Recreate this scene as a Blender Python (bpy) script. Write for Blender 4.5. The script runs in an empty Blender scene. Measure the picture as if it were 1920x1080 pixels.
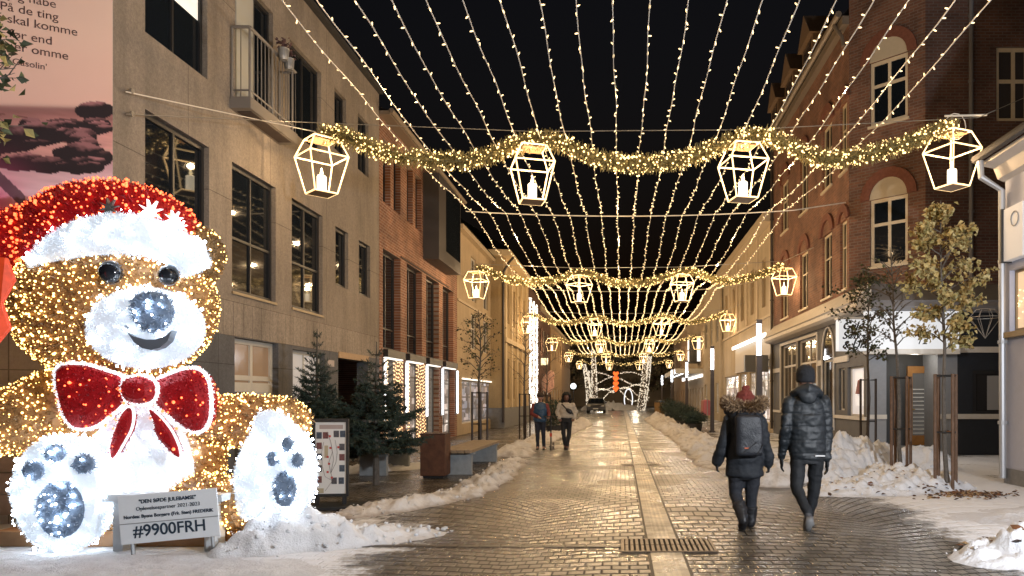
import bpy, math, random
import numpy as np
from mathutils import Vector as V, Matrix, noise
R = math.radians
rnd = random.Random(7)
S = bpy.context.scene
COL = S.collection
# ---------------------------------------------------------------- camera, world, exposure
F_PX, CX, HY, CH = 1400.0, 1165.0, 745.0, 1.6
cd = bpy.data.cameras.new('camera'); cam = bpy.data.objects.new('camera', cd); COL.objects.link(cam)
cam.location = (0, 0, CH); cam.rotation_euler = (R(90), 0, 0)
cd.sensor_width = 36; cd.lens = F_PX / 1920 * 36
cd.shift_x = -(CX - 960) / 1920; cd.shift_y = (HY - 540) / 1920
cd.clip_start = .1; cd.clip_end = 2000
S.camera = cam
W = bpy.data.worlds.new('World'); S.world = W; W.use_nodes = True
nt = W.node_tree; sky = nt.nodes.new('ShaderNodeTexSky'); sky.sky_type = 'NISHITA'; sky.sun_disc = False
sky.sun_elevation = R(-3); sky.sun_rotation = R(200)
bg = nt.nodes['Background']; bg.inputs['Strength'].default_value = .09
nt.links.new(sky.outputs[0], bg.inputs['Color'])
S.view_settings.view_transform = 'Standard'; S.view_settings.look = 'None'; S.view_settings.gamma = 1
S.view_settings.exposure = 0.0
S.cycles.use_denoising = True
S.cycles.sample_clamp_indirect = 3.0
S.cycles.max_bounces = 5; S.cycles.diffuse_bounces = 2; S.cycles.glossy_bounces = 3; S.cycles.transmission_bounces = 3
S.cycles.caustics_reflective = False; S.cycles.caustics_refractive = False
S.cycles.use_light_tree = True

def P(px, py, Y):
    return V(((px - CX) / F_PX * Y, Y, CH + (HY - py) / F_PX * Y))
def Yl(px, X): return F_PX * X / (px - CX)
def Zp(py, Y): return CH + (HY - py) / F_PX * Y

# ---------------------------------------------------------------- materials
MATS = {}
def mat(name, col=(.5, .5, .5), rough=.7, metal=0, emit=None, es=1.0, noise_amt=0, nscale=8, bump=0, bscale=30, sample=True, spec=.5):
    if name in MATS: return MATS[name]
    m = bpy.data.materials.new(name); m.use_nodes = True; MATS[name] = m
    t = m.node_tree; b = t.nodes['Principled BSDF']
    b.inputs['Base Color'].default_value = (*col, 1); b.inputs['Roughness'].default_value = rough
    b.inputs['Metallic'].default_value = metal; b.inputs['Specular IOR Level'].default_value = spec
    if emit:
        b.inputs['Emission Color'].default_value = (*emit, 1); b.inputs['Emission Strength'].default_value = es
    if not sample: m.cycles.emission_sampling = 'NONE'
    if noise_amt or bump:
        g = t.nodes.new('ShaderNodeNewGeometry')
    if noise_amt:
        n = t.nodes.new('ShaderNodeTexNoise'); n.inputs['Scale'].default_value = nscale; n.inputs['Detail'].default_value = 6
        n.inputs['Roughness'].default_value = .65
        t.links.new(g.outputs['Position'], n.inputs['Vector'])
        r = t.nodes.new('ShaderNodeMapRange'); r.inputs['From Min'].default_value = .3; r.inputs['From Max'].default_value = .7
        r.inputs['To Min'].default_value = 1 - noise_amt; r.inputs['To Max'].default_value = 1 + noise_amt
        t.links.new(n.outputs['Fac'], r.inputs['Value'])
        x = t.nodes.new('ShaderNodeVectorMath'); x.operation = 'SCALE'; x.inputs[0].default_value = col
        t.links.new(r.outputs[0], x.inputs['Scale']); t.links.new(x.outputs[0], b.inputs['Base Color'])
    if bump:
        n = t.nodes.new('ShaderNodeTexNoise'); n.inputs['Scale'].default_value = bscale; n.inputs['Detail'].default_value = 5
        t.links.new(g.outputs['Position'], n.inputs['Vector'])
        u = t.nodes.new('ShaderNodeBump'); u.inputs['Strength'].default_value = bump; u.inputs['Distance'].default_value = .02
        t.links.new(n.outputs['Fac'], u.inputs['Height']); t.links.new(u.outputs[0], b.inputs['Normal'])
    return m

class NT:      # tiny node helper
    def __init__(s, m): s.t = m.node_tree; s.b = s.t.nodes['Principled BSDF']
    def new(s, k, **kw):
        n = s.t.nodes.new(k)
        for a, v in kw.items(): setattr(n, a, v)
        return n
    def math(s, op, a, b=None, c=None, clamp=False):
        n = s.new('ShaderNodeMath', operation=op); n.use_clamp = clamp
        for i, x in enumerate((a, b, c)):
            if x is None: continue
            if isinstance(x, (int, float)): n.inputs[i].default_value = x
            else: s.t.links.new(x, n.inputs[i])
        return n.outputs[0]
    def noise(s, vec, scale, detail=5, rough=.6):
        n = s.new('ShaderNodeTexNoise'); n.inputs['Scale'].default_value = scale; n.inputs['Detail'].default_value = detail
        n.inputs['Roughness'].default_value = rough; s.t.links.new(vec, n.inputs['Vector']); return n.outputs['Fac']
    def ramp(s, v, a, b, c=0., d=1., smooth=True):
        n = s.new('ShaderNodeMapRange'); n.interpolation_type = 'SMOOTHSTEP' if smooth else 'LINEAR'
        for k, x in (('From Min', a), ('From Max', b), ('To Min', c), ('To Max', d)):
            if isinstance(x, (int, float)): n.inputs[k].default_value = x
            else: s.t.links.new(x, n.inputs[k])
        s.t.links.new(v, n.inputs['Value']); return n.outputs[0]
    def mix(s, f, a, b):
        n = s.new('ShaderNodeMix', data_type='RGBA')
        if isinstance(f, (int, float)): n.inputs[0].default_value = f
        else: s.t.links.new(f, n.inputs[0])
        for i, x in ((6, a), (7, b)):
            if isinstance(x, tuple): n.inputs[i].default_value = (*x, 1)
            else: s.t.links.new(x, n.inputs[i])
        return n.outputs[2]
    def pos(s):
        g = s.new('ShaderNodeNewGeometry'); sp = s.new('ShaderNodeSeparateXYZ'); s.t.links.new(g.outputs['Position'], sp.inputs[0])
        return g.outputs['Position'], sp.outputs[0], sp.outputs[1], sp.outputs[2]
    def comb(s, x, y, z=0.):
        n = s.new('ShaderNodeCombineXYZ')
        for i, v in enumerate((x, y, z)):
            if isinstance(v, (int, float)): n.inputs[i].default_value = v
            else: s.t.links.new(v, n.inputs[i])
        return n.outputs[0]
    def bump(s, h, strength, dist=.01):
        u = s.new('ShaderNodeBump'); u.inputs['Strength'].default_value = strength; u.inputs['Distance'].default_value = dist
        s.t.links.new(h, u.inputs['Height']); s.t.links.new(u.outputs[0], s.b.inputs['Normal'])
    def set(s, k, v): s.t.links.new(v, s.b.inputs[k])

def brick_mat(name, c1, c2, mortar, axis):
    m = mat(name, c1, .85); n = NT(m); p, x, y, z = n.pos()
    u = {'y': y, 'x': x, 'd': n.math('MULTIPLY', n.math('SUBTRACT', x, y), .7071)}[axis]
    b = n.new('ShaderNodeTexBrick'); n.t.links.new(n.comb(u, z), b.inputs['Vector'])
    b.inputs['Scale'].default_value = 1; b.inputs['Brick Width'].default_value = .24; b.inputs['Row Height'].default_value = .085
    b.inputs['Mortar Size'].default_value = .013; b.inputs['Mortar Smooth'].default_value = .3; b.inputs['Bias'].default_value = -.1
    b.inputs['Color1'].default_value = (*c1, 1); b.inputs['Color2'].default_value = (*c2, 1); b.inputs['Mortar'].default_value = (*mortar, 1)
    f = n.ramp(n.noise(p, .9, 6), .3, .7, .65, 1.25)
    v = n.new('ShaderNodeVectorMath', operation='SCALE'); n.t.links.new(b.outputs['Color'], v.inputs[0]); n.t.links.new(f, v.inputs['Scale'])
    n.set('Base Color', v.outputs[0]); n.bump(n.math('SUBTRACT', n.math('MULTIPLY', n.noise(p, 60), .3), b.outputs['Fac']), .5, .01)
    return m
def seam_mat(name, col, du, dz, axis='y', w=.012, u0=0, z0=0, amt=.12, dark=.45, streak=0):
    m = mat(name, col, .9); n = NT(m); p, x, y, z = n.pos(); u = y if axis == 'y' else x
    def line(c, d, o):
        if not d: return None
        fr = n.math('FRACT', n.math('DIVIDE', n.math('SUBTRACT', c, o), d))
        return n.math('LESS_THAN', n.math('ABSOLUTE', n.math('SUBTRACT', fr, .5)), w / d / 2)
    l = line(u, du, u0); k = line(z, dz, z0)
    l = l if k is None else (k if l is None else n.math('MAXIMUM', l, k))
    a = n.ramp(n.noise(p, 45, 3, .8), .3, .7, 1 - amt, 1 + amt)
    c = n.ramp(n.noise(n.comb(n.math('MULTIPLY', x, 1.), n.math('MULTIPLY', y, 1.), n.math('MULTIPLY', z, .35)), 1.1, 6), .3, .7, 1 - amt * 1.3, 1 + amt * 1.3)
    s_ = n.ramp(n.noise(n.comb(n.math('MULTIPLY', x, 2.6), n.math('MULTIPLY', y, 2.6), n.math('MULTIPLY', z, .16)), 1., 5, .7), .42, .72, 1, 1 - amt * 1.1)
    g = n.ramp(n.noise(p, 16, 4, .85), .32, .68, 1 - amt, 1 + amt)
    f = n.math('MULTIPLY', n.math('MULTIPLY', n.math('MULTIPLY', n.math('MULTIPLY', a, c), s_), g), n.math('SUBTRACT', 1., n.math('MULTIPLY', l, 1 - dark)))
    v = n.new('ShaderNodeVectorMath', operation='SCALE'); v.inputs[0].default_value = col; n.t.links.new(f, v.inputs['Scale'])
    n.set('Base Color', v.outputs[0]); n.bump(n.math('SUBTRACT', n.math('MULTIPLY', n.noise(p, 70, 3), .5), l), .45, .008)
    return m

# ---------------------------------------------------------------- mesh builder
WL = {}
class FR:      # a wall frame: origin, along, outward normal
    def __init__(s, o, u, n): s.o, s.u, s.n = V(o), V(u).normalized(), V(n).normalized()
    def __call__(s, u, z, n=0): return s.o + s.u * u + V((0, 0, z)) + s.n * n
class MB:
    def __init__(s): s.v, s.f, s.m, s.k = [], [], [], 0
    def add(s, vs, fs):
        b = len(s.v); s.v.extend([tuple(q) for q in vs]); s.f.extend([tuple(i + b for i in f) for f in fs]); s.m.extend([s.k] * len(fs)); return s
    def hexa(s, q): return s.add(q, [(0, 3, 2, 1), (4, 5, 6, 7), (0, 1, 5, 4), (1, 2, 6, 5), (2, 3, 7, 6), (3, 0, 4, 7)])
    def box(s, x0, x1, y0, y1, z0, z1):
        return s.hexa([(x0, y0, z0), (x1, y0, z0), (x1, y1, z0), (x0, y1, z0), (x0, y0, z1), (x1, y0, z1), (x1, y1, z1), (x0, y1, z1)])
    def fbox(s, fr, u0, u1, z0, z1, n0, n1):
        return s.hexa([fr(u0, z0, n0), fr(u1, z0, n0), fr(u1, z0, n1), fr(u0, z0, n1), fr(u0, z1, n0), fr(u1, z1, n0), fr(u1, z1, n1), fr(u0, z1, n1)])
    def quad(s, a, b, c, d): return s.add([a, b, c, d], [(0, 1, 2, 3)])
    def tube(s, pts, r, n=6, closed=False):
        pts = [V(p) for p in pts]; N = len(pts); rs = r if isinstance(r, (list, tuple)) else [r] * N
        vs, fs = [], []; prev = None
        for i, p in enumerate(pts):
            if closed: t = pts[(i + 1) % N] - pts[i - 1]
            else: t = pts[min(i + 1, N - 1)] - pts[max(i - 1, 0)]
            if t.length < 1e-9: t = V((0, 0, 1))
            t.normalize()
            if prev is None: a = t.orthogonal().normalized()
            else:
                a = prev - t * prev.dot(t)
                a = a.normalized() if a.length > 1e-6 else t.orthogonal().normalized()
            prev = a; b = t.cross(a)
            for k in range(n):
                w = 2 * math.pi * k / n; vs.append(p + (a * math.cos(w) + b * math.sin(w)) * rs[i])
        for i in range(N if closed else N - 1):
            j = (i + 1) % N
            for k in range(n): fs.append((i * n + k, i * n + (k + 1) % n, j * n + (k + 1) % n, j * n + k))
        if not closed: fs.append(tuple(range(n - 1, -1, -1))); fs.append(tuple((N - 1) * n + k for k in range(n)))
        return s.add(vs, fs)
    def ell(s, c, rx, ry, rz, nu=16, nv=10, M=None):
        c = V(c); vs = [V((0, 0, -rz))]; fs = []
        for i in range(1, nv):
            a = -math.pi / 2 + math.pi * i / nv
            for k in range(nu):
                w = 2 * math.pi * k / nu; vs.append(V((rx * math.cos(a) * math.cos(w), ry * math.cos(a) * math.sin(w), rz * math.sin(a))))
        vs.append(V((0, 0, rz)))
        for k in range(nu):
            fs.append((0, 1 + (k + 1) % nu, 1 + k)); e = len(vs) - 1; o = 1 + (nv - 2) * nu
            fs.append((e, o + k, o + (k + 1) % nu))
        for i in range(nv - 2):
            for k in range(nu):
                a, b = 1 + i * nu, 1 + (i + 1) * nu; fs.append((a + k, a + (k + 1) % nu, b + (k + 1) % nu, b + k))
        return s.add([(M @ q if M else q) + c for q in vs], fs)
    def loft(s, rings, n=20, pw=1.0):     # rings: (centre, rx, ry) or + power
        vs, fs = [], []
        for c, rx, ry in rings:
            c = V(c)
            for k in range(n):
                w = 2 * math.pi * k / n; cw, sw = math.cos(w), math.sin(w)
                if pw != 1: cw = math.copysign(abs(cw) ** pw, cw); sw = math.copysign(abs(sw) ** pw, sw)
                vs.append(c + V((rx * cw, ry * sw, 0)))
        for i in range(len(rings) - 1):
            for k in range(n): fs.append((i * n + k, i * n + (k + 1) % n, (i + 1) * n + (k + 1) % n, (i + 1) * n + k))
        fs.append(tuple(range(n - 1, -1, -1))); fs.append(tuple((len(rings) - 1) * n + k for k in range(n)))
        return s.add(vs, fs)
    def lathe(s, c, prof, n=20): return s.loft([((c[0], c[1], c[2] + z), r, r) for r, z in prof], n)
    def cap(s, p0, r0, p1, r1, n=12):
        p0, p1 = V(p0), V(p1)
        s.ell(p0, r0, r0, r0, n, 8); s.ell(p1, r1, r1, r1, n, 8); return s.tube([p0, p1], [r0, r1], n)
    def prism(s, pts, fn, t0, t1):     # polygon pts (a,b), fn(a,b,t)->point
        n = len(pts); vs = [fn(a, b, t0) for a, b in pts] + [fn(a, b, t1) for a, b in pts]
        fs = [tuple(range(n)), tuple(range(2 * n - 1, n - 1, -1))] + [(i, (i + 1) % n, n + (i + 1) % n, n + i) for i in range(n)]
        return s.add(vs, fs)
    def build(s, name, mats, parent=None, smooth=False, at=None):
        me = bpy.data.meshes.new(name); o0 = V(at) if at is not None else (WL.get(parent.name, V()) if parent else V())
        me.from_pydata([V(q) - o0 for q in s.v], [], s.f)
        for q in (mats if isinstance(mats, (list, tuple)) else [mats]): me.materials.append(q)
        if any(s.m): me.polygons.foreach_set('material_index', s.m)
        if smooth: me.polygons.foreach_set('use_smooth', [True] * len(me.polygons))
        me.update(); o = bpy.data.objects.new(name, me); COL.objects.link(o)
        if parent: o.parent = parent
        else: o.location = o0
        WL[o.name] = o0.copy(); return o
def tag(o, label=None, cat=None, group=None, kind=None):
    if label: o['label'] = label
    if cat: o['category'] = cat
    if group: o['group'] = group
    if kind: o['kind'] = kind
    return o
def thing(name, label, cat, loc=(0, 0, 0), rz=0, group=None):
    o = bpy.data.objects.new(name, None); COL.objects.link(o); o.location = loc; o.rotation_euler.z = rz; o.empty_display_size = .2
    WL[o.name] = V(loc); return tag(o, label, cat, group)
def local(name, label, cat, group=None):      # a thing built at the origin, placed afterwards
    o = thing(name, label, cat, (0, 0, 0), 0, group); return o
def dup(o, parent=None):
    c = o.copy(); COL.objects.link(c)
    if parent: c.parent = parent
    for ch in list(o.children): dup(ch, c)
    return c
def struct(o): o['kind'] = 'structure'; return o
def lamp(name, loc, power, col=(1, .72, .4), r=.1, parent=None, kind='POINT', size=None, rot=None):
    l = bpy.data.lights.new(name, kind); l.energy = power; l.color = col
    if kind == 'AREA':
        l.shape = 'RECTANGLE'; l.size, l.size_y = size
    else: l.shadow_soft_size = r
    o = bpy.data.objects.new(name, l); COL.objects.link(o); o.location = loc
    if rot: o.rotation_euler = rot
    if parent: o.parent = parent; o.location = V(loc) - WL.get(parent.name, V())
    return o
def text(s, size, m, origin, xa, ya, parent, name='lettering', align='CENTER', shear=0, ext=.002, bold=0, sx=1):
    cu = bpy.data.curves.new('t', 'FONT'); cu.body = s; cu.size = size; cu.align_x = align; cu.shear = shear; cu.extrude = ext; cu.offset = bold
    o = bpy.data.objects.new('t', cu); COL.objects.link(o); dg = bpy.context.evaluated_depsgraph_get(); dg.update()
    me = bpy.data.meshes.new_from_object(o.evaluated_get(dg)); bpy.data.objects.remove(o)
    xa, ya = V(xa).normalized(), V(ya).normalized(); za = xa.cross(ya); o0 = WL.get(parent.name, V()) if parent else V()
    for v in me.vertices: v.co = V(origin) + xa * v.co.x * sx + ya * v.co.y + za * v.co.z - o0
    me.materials.clear(); me.materials.append(m); me.name = name
    ob = bpy.data.objects.new(name, me); COL.objects.link(ob)
    if parent: ob.parent = parent
    return ob
def remesh(mb, name, m, voxel=.015, smooth=6, parent=None, at=None, fold=0, fscale=6, seed=0, extra=None, fac=.5):
    me = bpy.data.meshes.new('tmp'); me.from_pydata([V(q) for q in mb.v], [], mb.f); o = bpy.data.objects.new('tmp', me); COL.objects.link(o)
    r = o.modifiers.new('r', 'REMESH'); r.mode = 'VOXEL'; r.voxel_size = voxel; r.use_smooth_shade = True
    if smooth:
        q = o.modifiers.new('s', 'SMOOTH'); q.iterations = smooth; q.factor = fac
    dg = bpy.context.evaluated_depsgraph_get(); dg.update(); me2 = bpy.data.meshes.new_from_object(o.evaluated_get(dg)); bpy.data.objects.remove(o)
    o0 = V(at) if at is not None else (WL.get(parent.name, V()) if parent else V())
    ns = [v.normal.copy() for v in me2.vertices]
    for v, nn in zip(me2.vertices, ns):
        if fold:
            c = v.co * fscale + V((seed * 7.3, 0, 0)); c.z *= 1.7
            v.co += nn * fold * (noise.fractal(c, 1, 2, 3))
        if extra: v.co += nn * extra(v.co)
        v.co -= o0
    me2.name = name; me2.materials.clear(); me2.materials.append(m)
    me2.polygons.foreach_set('use_smooth', [True] * len(me2.polygons)); me2.update()
    ob = bpy.data.objects.new(name, me2); COL.objects.link(ob)
    if parent: ob.parent = parent
    else: ob.location = o0
    WL[ob.name] = o0.copy(); return ob
ORD = ['first', 'second', 'third', 'fourth', 'fifth', 'sixth', 'seventh', 'eighth', 'ninth', 'tenth', 'eleventh', 'twelfth', 'thirteenth', 'fourteenth',
       'fifteenth', 'sixteenth', 'seventeenth', 'eighteenth', 'nineteenth', 'twentieth']
WARM = (1, .675, .36)
# shared materials
M_bulb = mat('warm_bulb', (1, .8, .5), .4, emit=(1, .72, .36), es=1.9, sample=False)
M_gbulb = mat('garland_bulb', (1, .8, .5), .4, emit=(1, .67, .25), es=3.4)
M_cable = mat('white_cable', (.8, .74, .64), .6)
M_steelwire = mat('steel_wire', (.35, .33, .3), .4, .6)
M_glass = mat('dark_glass', (.008, .011, .015), .04, spec=.4)
M_frame_dark = mat('dark_frame', (.02, .02, .022), .5)
M_frame_white = mat('white_paint', (.62, .58, .5), .55, noise_amt=.06, nscale=5)
M_grey_metal = mat('grey_metal', (.32, .33, .34), .4, .5, noise_amt=.1)
M_black = mat('black_metal', (.015, .015, .016), .45)
M_tube = mat('lamp_tube', (1, 1, 1), .4, emit=(.92, .95, 1), es=5.0)

# ---------------------------------------------------------------- ground
def ground():
    m = mat('dark_ground', (.05, .048, .045), .8, noise_amt=.3, nscale=2)
    mb = MB(); mb.quad((-300, -30, -.008), (300, -30, -.008), (300, 600, -.008), (-300, 600, -.008))
    tag(mb.build('ground', m), kind='structure')
    # street: arc-laid setts, wet, with slush
    m = mat('wet_setts', (.1, .095, .085), .3); n = NT(m); p, x, y, z = n.pos()
    wob = n.math('MULTIPLY', n.math('SUBTRACT', n.noise(p, 1.3, 2), .5), .10)
    Wd, Rr, st, sl = 4.2, 2.3, .165, .19
    xm = n.math('MULTIPLY', n.math('SUBTRACT', n.math('FRACT', n.math('DIVIDE', n.math('ADD', x, 1.1), Wd)), .5), Wd)
    def hump(c, w): return n.math('POWER', 2.718, n.math('MULTIPLY', n.math('POWER', n.math('DIVIDE', n.math('SUBTRACT', y, c), w), 2.), -1.))
    amp = n.math('ADD', .16, n.math('MULTIPLY', n.math('ADD', hump(12.6, 2.7), hump(27., 5.)), .84))
    arc = n.math('SQRT', n.math('SUBTRACT', Rr * Rr, n.math('MULTIPLY', xm, xm)))
    vv = n.math('DIVIDE', n.math('ADD', n.math('ADD', n.math('SUBTRACT', y, n.math('MULTIPLY', arc, amp)), 0.), wob), st)
    row = n.math('FLOOR', vv); fv = n.math('FRACT', vv)
    ang = n.math('MULTIPLY', n.math('ARCSINE', n.math('DIVIDE', xm, Rr)), Rr)
    uu = n.math('ADD', n.math('DIVIDE', ang, sl), n.math('MULTIPLY', n.math('FRACT', n.math('MULTIPLY', row, .5)), 1.07))
    fu = n.math('FRACT', uu)
    dv = n.math('MULTIPLY', n.math('MINIMUM', fv, n.math('SUBTRACT', 1., fv)), st)
    du = n.math('MULTIPLY', n.math('MINIMUM', fu, n.math('SUBTRACT', 1., fu)), sl)
    joint = n.math('MINIMUM', n.ramp(dv, .006, .028), n.ramp(du, .002, .018, .08, 1))
    wn = n.new('ShaderNodeTexWhiteNoise'); n.t.links.new(n.comb(n.math('FLOOR', uu), row, n.math('FLOOR', n.math('DIVIDE', n.math('ADD', x, 1.1), Wd))), wn.inputs['Vector'])
    per = n.ramp(wn.outputs['Value'], 0, 1, .55, 1.45, False)
    big = n.math('MULTIPLY', n.ramp(n.noise(p, .5, 5), .3, .7, .65, 1.3), n.ramp(n.noise(p, 3.1, 6, .7), .35, .6, .7, 1.1))
    sc = n.math('MULTIPLY', n.math('MULTIPLY', per, big), n.ramp(joint, 0, 1, .03, 1))
    c = n.new('ShaderNodeVectorMath', operation='SCALE'); c.inputs[0].default_value = (.125, .108, .085); n.t.links.new(sc, c.inputs['Scale'])
    # slush: more to the sides, edge follows the kerbside traffic line
    nz = n.noise(p, 1.1, 7, .65); nf = n.noise(p, 9, 4, .7)
    lft = n.ramp(x, n.ramp(y, 8.2, 14, -3.6, -4.0), n.ramp(y, 8.2, 14, -.9, -2.2), 1, 0)
    rgt = n.ramp(x, n.ramp(y, 8, 15, 2.9, 3.0), n.ramp(y, 8, 15, 4.6, 4.8), 0, 1)
    side = n.math('MAXIMUM', lft, rgt)
    far = n.math('MULTIPLY', n.ramp(y, 10, 40, 1, .6), n.math('MAXIMUM', n.ramp(x, -1, 0, 0, 1), n.ramp(y, 8.6, 11, 1, .42)))
    raw = n.math('ADD', n.math('MULTIPLY', n.math('MULTIPLY', side, far), .9), n.math('ADD', n.math('MULTIPLY', n.math('SUBTRACT', nz, .5), 1.5), n.math('MULTIPLY', n.math('SUBTRACT', nf, .5), .5)))
    raw = n.math('ADD', raw, n.math('MULTIPLY', n.math('SUBTRACT', .5, joint), .10))
    snow = n.math('MULTIPLY', n.ramp(raw, .42, .72), n.ramp(side, .02, .25))
    n.set('Base Color', n.mix(snow, c.outputs[0], (.74, .76, .80)))
    wet = n.ramp(n.noise(p, .55, 4), .32, .68, .07, .40)
    ro = n.math('ADD', n.math('ADD', wet, n.ramp(joint, 0, 1, .3, 0)), n.math('MULTIPLY', snow, .5))
    n.set('Roughness', ro)
    h = n.math('ADD', n.math('ADD', n.math('MULTIPLY', joint, 1.), n.math('MULTIPLY', wn.outputs['Value'], .45)), n.math('ADD', n.math('MULTIPLY', n.noise(p, 40, 4), .5), n.math('MULTIPLY', snow, 1.6)))
    n.bump(h, .75, .014)
    mb = MB(); mb.quad((-16, -6, -.004), (26, -6, -.004), (26, 190, -.004), (-16, 190, -.004))
    tag(mb.build('street', m), kind='structure')
    # guidance strip: pale slabs with ribbed middle
    m = mat('strip_slab', (.3, .27, .22), .35); n = NT(m); p, x, y, z = n.pos()
    fr = n.math('FRACT', n.math('DIVIDE', y, .33)); j = n.math('LESS_THAN', fr, .03)
    rib = n.math('MULTIPLY', n.math('GREATER_THAN', n.math('SINE', n.math('MULTIPLY', n.math('SUBTRACT', x, .30), 2 * math.pi / .055)), .1),
                 n.math('LESS_THAN', n.math('ABSOLUTE', n.math('SUBTRACT', x, .46)), .085))
    wn = n.new('ShaderNodeTexWhiteNoise', noise_dimensions='1D'); n.t.links.new(n.math('FLOOR', n.math('DIVIDE', y, .33)), wn.inputs['W'])
    k = n.math('MULTIPLY', n.ramp(wn.outputs['Value'], 0, 1, .6, 1.2, False), n.ramp(n.noise(p, 5, 6), .3, .7, .6, 1.3))
    k = n.math('MULTIPLY', k, n.math('SUBTRACT', 1., n.math('MULTIPLY', j, .75)))
    k = n.math('MULTIPLY', k, n.math('ADD', 1., n.math('MULTIPLY', rib, .35)))
    c = n.new('ShaderNodeVectorMath', operation='SCALE'); c.inputs[0].default_value = (.38, .325, .24); n.t.links.new(k, c.inputs['Scale'])
    n.set('Base Color', c.outputs[0]); n.bump(n.math('ADD', rib, n.math('SUBTRACT', n.noise(p, 50), j)), .7, .008); n.set('Roughness', n.ramp(n.noise(p, 1.5, 4), .35, .65, .2, .5))
    mb = MB(); mb.box(.30, .62, -3, 7.69, -.003, .004); mb.box(.30, .62, 8.41, 120, -.003, .004)
    tag(mb.build('paved_strip', m), kind='structure')
    mb = MB()
    for a, b in ((-3, 7.69), (8.41, 60)):
        mb.box(.27, .299, a, b, -.003, .001); mb.box(.621, .65, a, b, -.003, .001)
    tag(mb.build('strip_joint', mat('joint_dark', (.02, .017, .014), .6)), kind='structure')
ground()
def grate(label, x0, x1, y0, y1, nb):
    t = thing('drain_grate', label, 'drain grate', ((x0 + x1) / 2, (y0 + y1) / 2, 0))
    f = MB(); e = .03
    f.box(x0, x1, y0, y0 + e, -.002, .012); f.box(x0, x1, y1 - e, y1, -.002, .012); f.box(x0, x0 + e, y0 + e, y1 - e, -.002, .012); f.box(x1 - e, x1, y0 + e, y1 - e, -.002, .012)
    f.build('frame', mat('rust_iron', (.12, .09, .065), .45, .6, noise_amt=.3, nscale=12), t)
    b = MB(); w = (x1 - x0 - 2 * e) / nb
    for i in range(nb):
        for k in range(2):
            ya = y0 + e + (y1 - y0 - 2 * e) * (k * .52); yb = ya + (y1 - y0 - 2 * e) * .48
            b.box(x0 + e + w * (i + .25), x0 + e + w * (i + .8), ya, yb, -.002, .011)
    b.build('grille', mat('rust_iron', ()), t)
    q = MB(); q.quad((x0, y0, -.001), (x1, y0, -.001), (x1, y1, -.001), (x0, y1, -.001)); q.build('pit', mat('pit_black', (.006, .005, .005), .9), t)
grate('rusty barred drain grate across the pale strip in the foreground', .0, 1.0, 7.7, 8.4, 17)
grate('small drain grate across the pale strip further up the street', .0, .9, 17.5, 18.0, 15)
mb = MB(); xx = -2.9
while xx < -.02:
    mb.box(xx, min(xx + .215, -.01), 7.98, 8.09, -.003, .004); xx += .23
tag(mb.build('drain_channel', mat('channel_stone', (.05, .04, .033), .4, noise_amt=.4, nscale=8)), 'dark narrow drain channel leading to the foreground grate', 'drain channel')
mb = MB(); xx = .95
while xx < 2.2:
    mb.box(xx, xx + .215, 17.7, 17.8, -.003, .004); xx += .23
tag(mb.build('drain_channel', mat('channel_stone')), 'dark narrow drain channel right of the far grate', 'drain channel')
# ---------------------------------------------------------------- buildings: helpers
def wall(root, fr, u0, u1, z0, z1, holes, m, depth=.13, name='wall'):
    us = sorted({u0, u1, *[q for h in holes for q in h[:2]]}); zs = sorted({z0, z1, *[q for h in holes for q in h[2:4]]})
    mb = MB()
    for i in range(len(us) - 1):
        for j in range(len(zs) - 1):
            cu, cz = (us[i] + us[i + 1]) / 2, (zs[j] + zs[j + 1]) / 2
            if any(h[0] < cu < h[1] and h[2] < cz < h[3] for h in holes): continue
            mb.quad(fr(us[i], zs[j]), fr(us[i + 1], zs[j]), fr(us[i + 1], zs[j + 1]), fr(us[i], zs[j + 1]))
    for a, b, c, d in [h[:4] for h in holes]:
        for p, q in (((a, c), (a, d)), ((b, c), (b, d)), ((a, c), (b, c)), ((a, d), (b, d))):
            mb.quad(fr(*p, 0), fr(*q, 0), fr(*q, -depth), fr(*p, -depth))
    return mb.build(name, m, root)
def window(root, fr, a, b, c, d, cols=(.5,), rows=(), fm=None, gm=None, fw=.06, ins=.085, bar=.045, sill=None, name='window', pieces=True):
    fm = fm or M_frame_dark; gm = gm or M_glass; mb = MB(); n0, n1 = -ins - .05, -ins
    mb.fbox(fr, a, b, c, c + fw, n0, n1); mb.fbox(fr, a, b, d - fw, d, n0, n1)
    mb.fbox(fr, a, a + fw, c + fw, d - fw, n0, n1); mb.fbox(fr, b - fw, b, c + fw, d - fw, n0, n1)
    for t in cols:
        u = a + (b - a) * t; mb.fbox(fr, u - bar / 2, u + bar / 2, c + fw, d - fw, n0 + .003, n1 - .003)
    for t in rows:
        z = c + (d - c) * t; mb.fbox(fr, a + fw, b - fw, z - bar / 2, z + bar / 2, n0 + .005, n1 - .005)
    w = mb.build(name, fm, root)
    q = MB(); n = -ins - .035; q.quad(fr(a + .02, c + .02, n), fr(b - .02, c + .02, n), fr(b - .02, d - .02, n), fr(a + .02, d - .02, n)); q.build('pane', gm, w)
    if sill:
        q = MB(); q.fbox(fr, a - .05, b + .05, c - .07, c - .002, -ins + .01, .06); q.build('sill', sill, w)
    return w
def part_box(root, name, m, fr, *bs):
    mb = MB()
    for b in bs: mb.fbox(fr, *b)
    return mb.build(name, m, root)
def downpipe(root, fr, u, z0, z1, m, r=.05, n=.09):
    mb = MB(); mb.tube([fr(u, z0, n), fr(u, z1, n)], r, 10); 
    for k in range(int((z1 - z0) / 1.8) + 1): mb.tube([fr(u, z0 + .3 + k * 1.8, n), fr(u, z0 + .36 + k * 1.8, n)], r * 1.35, 10)
    return mb.build('downpipe', m, root)
XL, XR = -6.8, 6.8
def lfr(y0, X=XL): return FR((X, y0, 0), (0, 1, 0), (1, 0, 0))
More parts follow.
